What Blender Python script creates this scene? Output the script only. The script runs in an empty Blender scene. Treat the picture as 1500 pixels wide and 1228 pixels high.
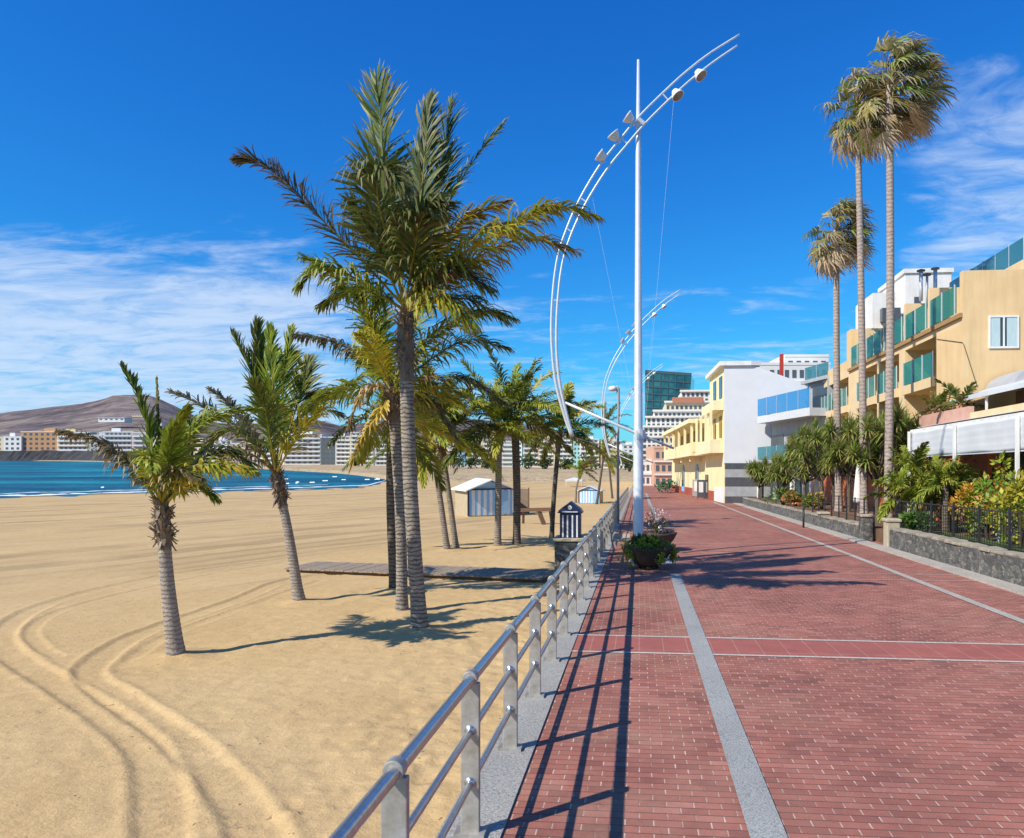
import bpy, math, random
import numpy as np
from mathutils import Vector, Matrix
R = math.radians
random.seed(7)
sc = bpy.context.scene
COL = sc.collection
V = Vector

# ------------------------------------------------------------------ camera frame
F, PX, HY, TH, H = 1080.0, 838.0, 668.0, R(5.2), 2.38
SI, CO = math.sin(TH), math.cos(TH)
SL = 26.0 / F * CO                      # the promenade falls gently away from the viewer
SEA = -4.0
CAM = V((0, 0, H))

def ray(px, py):
    u = (px - PX) / F
    return V((-SI + u * CO, CO + u * SI, (HY - py) / F))
def at(px, py, d):
    return CAM + ray(px, py) * d
def pz(y):
    y = np.asarray(y, dtype=float)
    r = -SL * np.where(y < 100, y, 100 + 40 * (1 - np.exp(-np.maximum(y - 100, 0) / 40)))
    return float(r) if r.ndim == 0 else r
def P(x, y, z=0.0):
    return V((x, y, z + pz(y)))
def vnoise(x, y, seed=0):
    x = np.asarray(x, float); y = np.asarray(y, float)
    xi = np.floor(x).astype(np.int64); yi = np.floor(y).astype(np.int64)
    xf = x - xi; yf = y - yi
    def h(a, b):
        n = (a * 374761393 + b * 668265263 + seed * 1442695) & 0x7fffffff
        n = ((n ^ (n >> 13)) * 1274126177) & 0x7fffffff
        return ((n ^ (n >> 16)) & 0xffff) / 65535.0
    sx = xf * xf * (3 - 2 * xf); sy = yf * yf * (3 - 2 * yf)
    a = h(xi, yi) * (1 - sx) + h(xi + 1, yi) * sx
    b = h(xi, yi + 1) * (1 - sx) + h(xi + 1, yi + 1) * sx
    return a * (1 - sy) + b * sy
def fbm(x, y, o=4, seed=0):
    s = 0; a = .5
    for k in range(o):
        s = s + a * vnoise(np.asarray(x) * 2 ** k, np.asarray(y) * 2 ** k, seed + k); a *= .5
    return s
def sstep(a, b, x):
    t = np.clip((np.asarray(x, float) - a) / (b - a), 0, 1)
    return t * t * (3 - 2 * t)
NEAR = ([-2500, -900, -400, 0, 300, 450, 540, 565, 600, 650], [60, 80, 97, 115, 134, 147, 158, 188, 600, 9000])
FAR = ([-3000, -600, -50, 100, 200, 300, 430, 500, 565, 600, 940, 1000, 3000], [1500, 1150, 990, 880, 660, 440, 305, 256, 192, 172, 165, 150, 150])
def polar(x, y):
    d = -SI * x + CO * y; s = CO * x + SI * y
    return PX + F * s / np.maximum(d, 1e-3), d
def sandz(x, y):
    x = np.asarray(x, float); y = np.asarray(y, float)
    z = pz(y) - 0.5 - 0.0095 * np.maximum(0, -x - 3)
    z = np.maximum(z, -3.9) 
    px, d = polar(x, y)
    px = np.where(d > 1, px, -2500)
    dn = np.interp(np.clip(px, -2500, 650), *NEAR)
    e = (d - dn * .8) / (dn * .2)
    zz = z * (1 - sstep(0, 1, e)) + (SEA + .0) * sstep(0, 1, e) - np.maximum(e - 1, 0) * 1.5
    r = np.maximum(np.where(d > 1, zz, z), -6.5)
    return float(r) if r.ndim == 0 else r
def on_prom(px, py):
    r = ray(px, py); t = H / -(r.z + SL * r.y)
    return CAM + r * t
def on_sand(px, py):
    r = ray(px, py); t = 10.0
    for _ in range(60):
        p = CAM + r * t
        zt = sandz(p.x, p.y)
        t = t + .7 * ((zt - p.z) / (r.z + SL * r.y))
    p = CAM + r * t
    p.z = sandz(p.x, p.y)
    return p, t

# ------------------------------------------------------------------ materials
def newmat(name):
    m = bpy.data.materials.new(name); m.use_nodes = True
    nt = m.node_tree
    return m, nt, nt.nodes['Principled BSDF'], nt.nodes['Material Output']
def node(nt, t, **kw):
    n = nt.nodes.new(t)
    for k, v in kw.items():
        if k.startswith('i_'):
            n.inputs[k[2:].replace('_', ' ')].default_value = v
        else: setattr(n, k, v)
    return n
def c4(c): return (c[0], c[1], c[2], 1)
def ramp(nt, fac, stops, mode='LINEAR'):
    r = node(nt, 'ShaderNodeValToRGB'); r.color_ramp.interpolation = mode
    el = r.color_ramp.elements
    while len(el) < len(stops): el.new(.5)
    for e, (p, c) in zip(el, stops): e.position = p; e.color = c4(c) if len(c) == 3 else c
    nt.links.new(fac, r.inputs[0]); return r.outputs[0]
def mixc(nt, fac, a, b, mode='MIX'):
    n = node(nt, 'ShaderNodeMix', data_type='RGBA', blend_type=mode)
    for s, i in ((fac, 0), (a, 6), (b, 7)):
        if isinstance(s, (int, float)): n.inputs[i].default_value = s
        elif isinstance(s, tuple): n.inputs[i].default_value = c4(s)
        else: nt.links.new(s, n.inputs[i])
    return n.outputs[2]
def mth(nt, op, a, b=0.0, c=0.0):
    n = node(nt, 'ShaderNodeMath', operation=op)
    for i, s in enumerate((a, b, c)):
        if isinstance(s, (int, float)): n.inputs[i].default_value = s
        else: nt.links.new(s, n.inputs[i])
    return n.outputs[0]
def noise(nt, vec, scale, detail=5, rough=.6):
    n = node(nt, 'ShaderNodeTexNoise'); n.inputs['Scale'].default_value = scale
    n.inputs['Detail'].default_value = detail; n.inputs['Roughness'].default_value = rough
    if vec is not None: nt.links.new(vec, n.inputs['Vector'])
    return n.outputs[0]
def tco(nt, kind='Object', scale=None):
    o = node(nt, 'ShaderNodeTexCoord').outputs[kind]
    if scale:
        mp = node(nt, 'ShaderNodeMapping'); mp.inputs['Scale'].default_value = scale
        nt.links.new(o, mp.inputs[0]); o = mp.outputs[0]
    return o
def bump(nt, bs, h, strength=.3, dist=.02):
    b = node(nt, 'ShaderNodeBump'); b.inputs['Strength'].default_value = strength; b.inputs['Distance'].default_value = dist
    nt.links.new(h, b.inputs['Height']); nt.links.new(b.outputs[0], bs.inputs['Normal'])
MC = {}
def mat(name, c1, c2=None, rough=.7, scale=6, bmp=0, metal=0, spec=.4, stretch=None, lo=.35, hi=.65):
    if name in MC: return MC[name]
    m, nt, bs, out = newmat(name)
    vec = tco(nt, 'Object', stretch)
    n = noise(nt, vec, scale)
    if c2 is None: c2 = tuple(x * .82 for x in c1)
    c_ = ramp(nt, n, [(lo, c2), (hi, c1)])
    if ('render' in name and 'white' not in name) or 'white_paint' in name or 'concrete' in name:
        st = noise(nt, tco(nt, 'Object', (2.2, 2.2, .18)), 1.6, 5, .65)
        c_ = mixc(nt, 1.0, c_, ramp(nt, st, [(.28, (.88, .87, .85)), (.5, (1, 1, 1)), (.8, (1.04, 1.04, 1.03))]), 'MULTIPLY')
    nt.links.new(c_, bs.inputs['Base Color'])
    bs.inputs['Roughness'].default_value = rough; bs.inputs['Metallic'].default_value = metal
    bs.inputs['Specular IOR Level'].default_value = spec
    if bmp: bump(nt, bs, noise(nt, vec, scale * 3), bmp, .02)
    MC[name] = m; return m
def leafmat(name='leaf', trans=.27):
    m, nt, bs, out = newmat(name)
    at_ = node(nt, 'ShaderNodeAttribute', attribute_name='col')
    n = noise(nt, tco(nt, 'Object'), 9)
    c = mixc(nt, 1.0, at_.outputs[0], ramp(nt, n, [(.3, (.75, .75, .75)), (.7, (1.2, 1.2, 1.15))]), 'MULTIPLY')
    nt.links.new(c, bs.inputs['Base Color']); bs.inputs['Roughness'].default_value = .5
    bs.inputs['Specular IOR Level'].default_value = .35
    tr = node(nt, 'ShaderNodeBsdfTranslucent'); nt.links.new(c, tr.inputs[0])
    mx = node(nt, 'ShaderNodeMixShader'); mx.inputs[0].default_value = trans
    nt.links.new(bs.outputs[0], mx.inputs[1]); nt.links.new(tr.outputs[0], mx.inputs[2])
    nt.links.new(mx.outputs[0], out.inputs[0]); return m
LEAF = leafmat()
STEEL = mat('brushed_steel', (.62, .62, .6), (.5, .5, .49), .28, 30, 0, .9, stretch=(1, 1, .1))
POST_STEEL = mat('matt_steel', (.52, .5, .46), (.36, .32, .26), .45, 12, .05, .55)
GALV = mat('painted_steel', (.66, .7, .74), (.58, .62, .66), .4, 6, 0, .25)
WHITE = mat('white_paint', (.8, .79, .76), (.7, .69, .66), .6, 2)
BLACK = mat('black_iron', (.02, .022, .025), (.03, .03, .03), .5)
GLASSD = mat('dark_glass', (.03, .045, .055), (.05, .07, .08), .08, 1, spec=.6)
SOIL = mat('soil', (.2, .11, .06), (.12, .07, .04), .95, 3, .5)
TAN = mat('tan_render', (.74, .53, .28), (.69, .48, .24), .85, 1.2, .08)
TANW = mat('tan_render_pale', (.76, .57, .33), (.71, .52, .29), .85, 1.2, .08)
YEL = mat('yellow_render', (.83, .72, .42), (.79, .67, .35), .85, 1.2, .06)
YELP = mat('pale_yellow_render', (.82, .73, .46), (.78, .68, .4), .85, 1.2, .06)
SALMON = mat('salmon_render', (.62, .2, .1), (.52, .15, .07), .85, 1.5, .1)
TERRA = mat('terracotta', (.5, .2, .12), (.42, .16, .09), .8, 3, .1)
CONC = mat('grey_concrete', (.4, .41, .42), (.33, .34, .35), .85, 2, .1)
DGREY = mat('dark_cladding', (.07, .075, .085), (.1, .1, .11), .5, 2)
GABLE = mat('grey_white_render', (.7, .71, .72), (.65, .665, .68), .85, .8, .06)
CREAMST = mat('cream_stone', (.5, .43, .3), (.38, .32, .22), .9, 6, .4)
NAVY = mat('navy_paint', (.012, .02, .06), (.02, .03, .08), .4)
BLUEP = mat('blue_paint', (.26, .52, .78), (.2, .46, .72), .55, 3)
BLUEW = mat('sky_blue_paint', (.3, .52, .75), (.25, .46, .68), .6, 3)
CREAM = mat('cream_board', (.46, .38, .25), (.4, .33, .21), .75, 3, .05)
WOOD = mat('brown_wood', (.13, .07, .035), (.2, .11, .06), .75, 4, .2, stretch=(1, 8, 8))
PLANK = mat('weathered_plank', (.34, .27, .19), (.24, .185, .13), .85, 4, .3, stretch=(8, 1, 8))
YPLANK = mat('pale_plank', (.5, .42, .25), (.4, .33, .19), .8, 4, .1, stretch=(8, 1, 8))
CANVAS = mat('white_canvas', (.62, .64, .64), (.54, .56, .57), .8, .8, .05)
GCANVAS = mat('grey_canvas', (.42, .42, .42), (.36, .36, .36), .8, 1)
ROCK = mat('dark_rock', (.025, .025, .03), (.06, .058, .058), .95, .08, .8)
FIBRE = mat('palm_fibre', (.16, .11, .075), (.3, .23, .16), .95, 9, .6)
LAMPG = mat('lamp_glass', (.3, .2, .15), (.22, .15, .11), .25)
RED = mat('red_paint', (.5, .05, .03), None, .6)
REDB = mat('red_plinth', (.4, .09, .05), (.33, .07, .04), .8, 2)
BOWL = mat('bowl_clay', (.05, .035, .028), (.08, .055, .04), .7, 8, .3)
def glassm(name, col, rough=.1, alpha=.55):
    m, nt, bs, out = newmat(name)
    bs.inputs['Base Color'].default_value = c4(col); bs.inputs['Roughness'].default_value = rough
    bs.inputs['Specular IOR Level'].default_value = .6
    tr = node(nt, 'ShaderNodeBsdfTransparent'); tr.inputs[0].default_value = c4(tuple(min(1, .35 + x * 1.2) for x in col))
    mx = node(nt, 'ShaderNodeMixShader'); mx.inputs[0].default_value = alpha
    nt.links.new(tr.outputs[0], mx.inputs[1]); nt.links.new(bs.outputs[0], mx.inputs[2])
    nt.links.new(mx.outputs[0], out.inputs[0]); return m
GREENG = glassm('green_glass', (.05, .28, .2))
BLUEG = glassm('blue_glass', (.05, .3, .55))
TEALG = glassm('teal_glass', (.06, .25, .3))

def trunkmat(name, c1, c2, ring, freq):
    m, nt, bs, out = newmat(name)
    vec = tco(nt)
    n = noise(nt, vec, 7, 6)
    base = ramp(nt, n, [(.3, c2), (.68, c1)])
    sep = node(nt, 'ShaderNodeSeparateXYZ'); nt.links.new(vec, sep.inputs[0])
    ph = mth(nt, 'ADD', mth(nt, 'MULTIPLY', sep.outputs[2], freq), mth(nt, 'MULTIPLY', noise(nt, vec, 4.5, 4, .7), 2.3))
    w = mth(nt, 'FRACT', ph)
    k = ramp(nt, w, [(0, (1, 1, 1)), (.16, (.9, .9, .9)), (.34, (0, 0, 0)), (.92, (0, 0, 0)), (1, (1, 1, 1))])
    k2 = mth(nt, 'MULTIPLY', k, mth(nt, 'ADD', .35, mth(nt, 'MULTIPLY', noise(nt, vec, 14), .9)))
    nt.links.new(mixc(nt, k2, base, ring), bs.inputs['Base Color'])
    bs.inputs['Roughness'].default_value = .95; bs.inputs['Specular IOR Level'].default_value = .15
    bump(nt, bs, mth(nt, 'ADD', mth(nt, 'MULTIPLY', k, -.7), noise(nt, vec, 22)), .7, .02)
    return m
TRUNK = trunkmat('coconut_bark', (.38, .33, .27), (.19, .16, .13), (.06, .05, .042), 13)
TRUNKY = trunkmat('coconut_bark_pale', (.42, .36, .3), (.24, .2, .165), (.2, .165, .14), 14)
TRUNKD = trunkmat('coconut_bark_dark', (.2, .17, .14), (.1, .085, .07), (.03, .026, .022), 10)
TRUNKF = trunkmat('fan_palm_bark', (.46, .38, .33), (.3, .24, .2), (.24, .19, .16), 6)

# ------------------------------------------------------------------ mesh builder
ORG = {}
def tag(o, label=None, cat=None, group=None, kind=None):
    if label: o['label'] = label
    if cat: o['category'] = cat
    if group: o['group'] = group
    if kind: o['kind'] = kind
    return o
def thing(name, label, cat, loc, rz=0, group=None):
    o = bpy.data.objects.new(name, None); COL.objects.link(o)
    o.empty_display_size = .2
    o.location = loc; o.rotation_euler = (0, 0, rz)
    ORG[o.name] = V(loc)
    return tag(o, label, cat, group)
class MB:
    def __init__(s): s.v = []; s.f = []; s.c = []; s.cur = None
    def add(s, vs, fs, cols=None):
        b = len(s.v)
        s.v += [V(q) for q in vs]; s.f += [tuple(i + b for i in f) for f in fs]
        if cols: s.c += cols
        elif s.cur: s.c += [s.cur] * len(vs)
        return s
    def box(s, x0, x1, y0, y1, z0, z1, M=None):
        vs = [V((x, y, z)) for z in (z0, z1) for (x, y) in ((x0, y0), (x1, y0), (x1, y1), (x0, y1))]
        if M: vs = [M @ q for q in vs]
        return s.add(vs, [(3, 2, 1, 0), (4, 5, 6, 7), (0, 1, 5, 4), (1, 2, 6, 5), (2, 3, 7, 6), (3, 0, 4, 7)])
    def cbox(s, c, d, rz=0, M=None):
        T = Matrix.Translation(V(c)) @ Matrix.Rotation(rz, 4, 'Z')
        if M: T = T @ M
        return s.box(-d[0] / 2, d[0] / 2, -d[1] / 2, d[1] / 2, -d[2] / 2, d[2] / 2, T)
    def beam(s, a, b, w, h):
        a = V(a); b = V(b); d = (b - a); L = d.length; d.normalize()
        sd = d.cross(V((0, 0, 1))); sd = sd.normalized() if sd.length > 1e-4 else V((1, 0, 0))
        u = sd.cross(d)
        vs = [p + sd * sx * w / 2 + u * sz * h / 2 for p in (a, b) for sx, sz in ((-1, -1), (1, -1), (1, 1), (-1, 1))]
        return s.add(vs, [(0, 1, 2, 3), (7, 6, 5, 4), (0, 4, 5, 1), (1, 5, 6, 2), (2, 6, 7, 3), (3, 7, 4, 0)])
    def tube(s, pts, r, n=8, cap=True):
        pts = [V(p) for p in pts]; m = len(pts)
        if not hasattr(r, '__len__'): r = [r] * m
        up = None; vs = []
        for i, p in enumerate(pts):
            t = (pts[min(i + 1, m - 1)] - pts[max(i - 1, 0)]).normalized()
            if up is None:
                up = V((0, 0, 1)) if abs(t.z) < .9 else V((1, 0, 0))
            a = t.cross(up); a.normalize(); b = a.cross(t); up = b
            vs += [p + (a * math.cos(q) + b * math.sin(q)) * r[i] for q in [2 * math.pi * k / n for k in range(n)]]
        fs = [(i * n + k, i * n + (k + 1) % n, (i + 1) * n + (k + 1) % n, (i + 1) * n + k) for i in range(m - 1) for k in range(n)]
        if cap: fs += [tuple(range(n - 1, -1, -1)), tuple((m - 1) * n + k for k in range(n))]
        return s.add(vs, fs)
    def lathe(s, prof, n=16, M=None):
        vs = [V((r * math.cos(2 * math.pi * k / n), r * math.sin(2 * math.pi * k / n), z)) for r, z in prof for k in range(n)]
        if M: vs = [M @ q for q in vs]
        m = len(prof)
        fs = [(i * n + k, i * n + (k + 1) % n, (i + 1) * n + (k + 1) % n, (i + 1) * n + k) for i in range(m - 1) for k in range(n)]
        fs += [tuple(range(n - 1, -1, -1)), tuple((m - 1) * n + k for k in range(n))]
        return s.add(vs, fs)
    def prism(s, poly, z0, z1):
        n = len(poly)
        vs = [V((p[0], p[1], z0)) for p in poly] + [V((p[0], p[1], z1)) for p in poly]
        return s.add(vs, [tuple(range(n - 1, -1, -1)), tuple(range(n, 2 * n))] + [(i, (i + 1) % n, n + (i + 1) % n, n + i) for i in range(n)])
    def vprism(s, poly, f0, f1):
        """poly of (a, z); f0/f1 map (a, z) to a point on the near and far face"""
        n = len(poly)
        vs = [V(f0(*p)) for p in poly] + [V(f1(*p)) for p in poly]
        return s.add(vs, [tuple(range(n)), tuple(range(2 * n - 1, n - 1, -1))] + [((i + 1) % n, i, n + i, n + (i + 1) % n) for i in range(n)])
    def sheared(s):
        for q in s.v: q.z += pz(q.y)
        return s
    def build(s, name, m, parent=None, smooth=False, bev=0, local=False, fix=True):
        o0 = V((0, 0, 0))
        if parent is not None and not local:
            q = parent
            while q.parent is not None: q = q.parent
            o0 = ORG.get(q.name, V((0, 0, 0)))
        me = bpy.data.meshes.new(name)
        me.from_pydata([tuple(q - o0) for q in s.v], [], s.f)
        if s.c and len(s.c) == len(s.v):
            ca = me.color_attributes.new('col', 'FLOAT_COLOR', 'POINT')
            ca.data.foreach_set('color', [x for c in s.c for x in (c[0], c[1], c[2], 1)])
        me.materials.append(m)
        if fix:
            import bmesh
            bm = bmesh.new(); bm.from_mesh(me); bmesh.ops.recalc_face_normals(bm, faces=bm.faces); bm.to_mesh(me); bm.free()
        if smooth: me.polygons.foreach_set('use_smooth', [True] * len(me.polygons))
        o = bpy.data.objects.new(name, me); COL.objects.link(o)
        if parent is not None: o.parent = parent
        if bev:
            b = o.modifiers.new('bevel', 'BEVEL'); b.width = bev; b.segments = 2; b.limit_method = 'ANGLE'
        return o
def copy_tree(o, parent=None):
    c = o.copy(); COL.objects.link(c); c.parent = parent
    for ch in list(o.children): copy_tree(ch, c)
    return c
UNIT = {}
def cube_part(name, m, parent, c, d):
    if m.name not in UNIT:
        b = MB(); b.box(-.5, .5, -.5, .5, -.5, .5); o = b.build('block', m); UNIT[m.name] = o.data
        bpy.data.objects.remove(o)
    o = bpy.data.objects.new(name, UNIT[m.name]); COL.objects.link(o)
    o.parent = parent; o.location = c; o.scale = d
    return o
def curve(pts, n):
    """Catmull-Rom through points"""
    pts = [V(p) for p in pts]
    e = [pts[0] * 2 - pts[1]] + pts + [pts[-1] * 2 - pts[-2]]
    out = []; m = len(pts) - 1
    for i in range(n + 1):
        t = i / n * m; k = min(int(t), m - 1); u = t - k
        a, b, c, d = e[k:k + 4]
        out.append(.5 * ((2 * b) + (c - a) * u + (2 * a - 5 * b + 4 * c - d) * u * u + (3 * b - a - 3 * c + d) * u ** 3))
    return out
class Face:
    """a vertical facade from A to B; s along it, t outwards, z above the promenade"""
    def __init__(s, A, B, flip=False):
        s.A = V((A[0], A[1])); d = V((B[0], B[1])) - s.A; s.L = d.length; s.d = d.normalized()
        s.o = V((-s.d.y, s.d.x)) * (-1 if flip else 1)
    k = 1.0
    def pt(s, a, t, z):
        a = a * s.k; q = s.A + s.d * a + s.o * t
        return V((q.x, q.y, z))
    def box(s, mb, s0, s1, t0, t1, z0, z1):
        vs = [s.pt(a, t, z) for z in (z0, z1) for a, t in ((s0, t0), (s1, t0), (s1, t1), (s0, t1))]
        mb.add(vs, [(3, 2, 1, 0), (4, 5, 6, 7), (0, 1, 5, 4), (1, 2, 6, 5), (2, 3, 7, 6), (3, 0, 4, 7)])
        return mb
    def part(s, name, m, root, *b, bev=0):
        return s.box(MB(), *b).sheared().build(name, m, root, bev=bev)

# ------------------------------------------------------------------ world, sun, camera
SUN_AZ, SUN_EL = math.atan2(-.766, -.643), R(40.3)
w = bpy.data.worlds.new('World'); sc.world = w; w.use_nodes = True
nt = w.node_tree; bg = nt.nodes['Background']
sky = node(nt, 'ShaderNodeTexSky', sky_type='NISHITA', sun_disc=False)
sky.sun_elevation = SUN_EL; sky.sun_rotation = SUN_AZ % (2 * math.pi)
sky.altitude = 0; sky.air_density = 1.0; sky.dust_density = .3; sky.ozone_density = 3.0
sep = node(nt, 'ShaderNodeSeparateColor'); nt.links.new(sky.outputs[0], sep.inputs[0])
SKYTINT = ((.10, 1.5), (.68, 1.12), (2.12, .72))
comb = node(nt, 'ShaderNodeCombineColor')
for i, (k, g) in enumerate(SKYTINT):
    nt.links.new(mth(nt, 'MULTIPLY', mth(nt, 'POWER', sep.outputs[i], g), k), comb.inputs[i])
dirv = node(nt, 'ShaderNodeTexCoord').outputs['Generated']
sx = node(nt, 'ShaderNodeSeparateXYZ'); nt.links.new(dirv, sx.inputs[0])
X_, Y_, Z_ = sx.outputs
zc = mth(nt, 'ADD', mth(nt, 'MAXIMUM', Z_, 0.0), .10)
cv = node(nt, 'ShaderNodeCombineXYZ')
nt.links.new(mth(nt, 'DIVIDE', X_, zc), cv.inputs[0]); nt.links.new(mth(nt, 'DIVIDE', Y_, zc), cv.inputs[1])
mp = node(nt, 'ShaderNodeMapping'); mp.inputs['Rotation'].default_value = (0, 0, R(20)); mp.inputs['Scale'].default_value = (.7, 1.2, 1)
nt.links.new(cv.outputs[0], mp.inputs[0])
warp = node(nt, 'ShaderNodeTexNoise'); warp.inputs['Scale'].default_value = 1.6; warp.inputs['Detail'].default_value = 3; nt.links.new(mp.outputs[0], warp.inputs['Vector'])
wv_ = node(nt, 'ShaderNodeVectorMath', operation='MULTIPLY_ADD'); nt.links.new(warp.outputs['Color'], wv_.inputs[0]); wv_.inputs[1].default_value = (.55, .55, 0); nt.links.new(mp.outputs[0], wv_.inputs[2])
n1 = noise(nt, wv_.outputs[0], 1.0, 8, .58); n2 = noise(nt, wv_.outputs[0], 4.6, 8, .66)
az = mth(nt, 'DIVIDE', X_, mth(nt, 'MAXIMUM', Y_, .05))
def ss(a, b, x):
    n = node(nt, 'ShaderNodeMapRange', interpolation_type='SMOOTHSTEP')
    n.inputs[1].default_value = a; n.inputs[2].default_value = b; nt.links.new(x, n.inputs[0]); return n.outputs[0]
mL = mth(nt, 'MULTIPLY', ss(-.12, -.55, az), mth(nt, 'MULTIPLY', ss(.36, .16, Z_), ss(-.06, .02, Z_)))
mR = mth(nt, 'MULTIPLY', ss(.22, .42, az), mth(nt, 'MULTIPLY', ss(.52, .36, Z_), ss(.05, .2, Z_))); mR = mth(nt, 'MULTIPLY', mR, .74)
mB = mth(nt, 'MULTIPLY', mth(nt, 'MULTIPLY', ss(.42, .1, Z_), ss(-.02, .06, Z_)), .62)
mk = mth(nt, 'MAXIMUM', mth(nt, 'MAXIMUM', mL, mR), mB)
nn = mth(nt, 'ADD', mth(nt, 'MULTIPLY', n1, .5), mth(nt, 'MULTIPLY', n2, .5))
dens = mth(nt, 'MULTIPLY', ss(0, .27, mth(nt, 'ADD', nn, mth(nt, 'SUBTRACT', mth(nt, 'MULTIPLY', mk, .44), .71))), .80)
cloudc = mixc(nt, n2, (3.6, 4.9, 7.0), (6.4, 7.3, 8.6))
skyc = mixc(nt, dens, comb.outputs[0], cloudc)
nt.links.new(skyc, bg.inputs[0]); bg.inputs[1].default_value = .10
sl = bpy.data.lights.new('sun', 'SUN'); sl.energy = 4.6; sl.angle = R(.53); sl.color = (1, .93, .82)
so = bpy.data.objects.new('sun', sl); COL.objects.link(so)
sdir = V((math.cos(SUN_EL) * -.766, math.cos(SUN_EL) * -.643, math.sin(SUN_EL)))
so.rotation_euler = sdir.to_track_quat('Z', 'Y').to_euler(); so.location = (-20, -15, 40)
cd = bpy.data.cameras.new('camera'); cam = bpy.data.objects.new('camera', cd); COL.objects.link(cam)
cam.location = CAM; cam.rotation_euler = (R(90), 0, TH)
cd.sensor_width = 36; cd.lens = 36 * F / 1500; cd.shift_x = -(PX - 750) / 1500; cd.shift_y = (HY - 614) / 1500
cd.clip_end = 20000; cd.clip_start = .1
sc.camera = cam
sc.view_settings.view_transform = 'Standard'; sc.view_settings.look = 'None'
sc.view_settings.exposure = 0.33; sc.view_settings.gamma = 1
sc.cycles.max_bounces = 6; sc.cycles.transparent_max_bounces = 12

# ------------------------------------------------------------------ the setting: sand, sea, land
def grid_mesh(name, X, Y, Z, m, smooth=True, cols=None):
    r, c = X.shape
    me = bpy.data.meshes.new(name)
    co = np.stack([X, Y, Z], -1).reshape(-1, 3)
    idx = np.arange(r * c).reshape(r, c)
    q = np.stack([idx[:-1, :-1], idx[:-1, 1:], idx[1:, 1:], idx[1:, :-1]], -1).reshape(-1, 4)
    me.vertices.add(len(co)); me.vertices.foreach_set('co', co.ravel())
    me.loops.add(q.size); me.loops.foreach_set('vertex_index', q.ravel().astype(np.int32))
    me.polygons.add(len(q)); me.polygons.foreach_set('loop_start', np.arange(0, q.size, 4, dtype=np.int32))
    me.update(calc_edges=True)
    me.polygons.foreach_set('use_smooth', [smooth] * len(q))
    if cols is not None:
        ca = me.color_attributes.new('col', 'FLOAT_COLOR', 'POINT'); ca.data.foreach_set('color', cols.reshape(-1))
    me.materials.append(m)
    o = bpy.data.objects.new(name, me); COL.objects.link(o); o['kind'] = 'structure'
    return o

m, nt, bs, out = newmat('sand'); SAND = m
vec = tco(nt)
big = noise(nt, vec, .35, 5); fine = noise(nt, vec, 60, 4, .7); med = noise(nt, vec, 5, 6)
base = ramp(nt, big, [(.3, (.54, .37, .175)), (.7, (.61, .435, .22))])
base = mixc(nt, .55, base, ramp(nt, med, [(.3, (.82, .8, .78)), (.7, (1.12, 1.12, 1.1))]), 'MULTIPLY')
base = mixc(nt, .5, base, ramp(nt, fine, [(.3, (.72, .7, .66)), (.5, (1, 1, 1)), (.75, (1.15, 1.15, 1.12))]), 'MULTIPLY')
spk = noise(nt, vec, 13, 2, .5)
base = mixc(nt, mth(nt, 'MULTIPLY', ramp(nt, spk, [(.69, (0, 0, 0)), (.73, (.8, .8, .8))]), ramp(nt, noise(nt, vec, .9, 3), [(.45, (0, 0, 0)), (.6, (1, 1, 1))])), base, (.09, .06, .035))
# shade of the beach cleaner's raked grooves, painted as dark lines parallel to the shore
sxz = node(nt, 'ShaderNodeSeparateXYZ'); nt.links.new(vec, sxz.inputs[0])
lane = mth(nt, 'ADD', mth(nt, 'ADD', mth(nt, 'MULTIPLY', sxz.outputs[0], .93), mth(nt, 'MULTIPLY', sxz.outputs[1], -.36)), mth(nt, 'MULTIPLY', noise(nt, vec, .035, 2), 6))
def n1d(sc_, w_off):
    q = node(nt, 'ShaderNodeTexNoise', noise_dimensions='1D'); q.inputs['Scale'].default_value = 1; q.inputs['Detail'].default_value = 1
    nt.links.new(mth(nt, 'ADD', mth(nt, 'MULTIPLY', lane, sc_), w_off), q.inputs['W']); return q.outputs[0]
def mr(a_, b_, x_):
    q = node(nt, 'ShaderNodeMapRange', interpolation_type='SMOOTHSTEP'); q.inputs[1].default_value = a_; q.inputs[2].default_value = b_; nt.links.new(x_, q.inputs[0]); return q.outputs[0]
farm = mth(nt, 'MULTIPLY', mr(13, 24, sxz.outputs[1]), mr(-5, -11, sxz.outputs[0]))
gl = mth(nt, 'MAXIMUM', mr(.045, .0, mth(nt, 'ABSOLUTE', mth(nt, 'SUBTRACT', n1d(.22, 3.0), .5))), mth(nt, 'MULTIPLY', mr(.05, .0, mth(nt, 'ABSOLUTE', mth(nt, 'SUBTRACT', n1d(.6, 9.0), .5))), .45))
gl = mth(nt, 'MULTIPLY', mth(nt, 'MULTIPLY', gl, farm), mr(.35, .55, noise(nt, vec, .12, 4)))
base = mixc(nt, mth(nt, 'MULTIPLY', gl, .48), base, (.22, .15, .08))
wet = node(nt, 'ShaderNodeAttribute', attribute_name='col')
base = mixc(nt, 1.0, base, wet.outputs[0], 'MULTIPLY')
nt.links.new(base, bs.inputs['Base Color']); bs.inputs['Roughness'].default_value = .95; bs.inputs['Specular IOR Level'].default_value = .1
bump(nt, bs, mth(nt, 'ADD', mth(nt, 'MULTIPLY', fine, .35), mth(nt, 'ADD', mth(nt, 'MULTIPLY', med, 1.0), mth(nt, 'MULTIPLY', noise(nt, vec, 18, 3), .6))), .6, .03)

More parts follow.
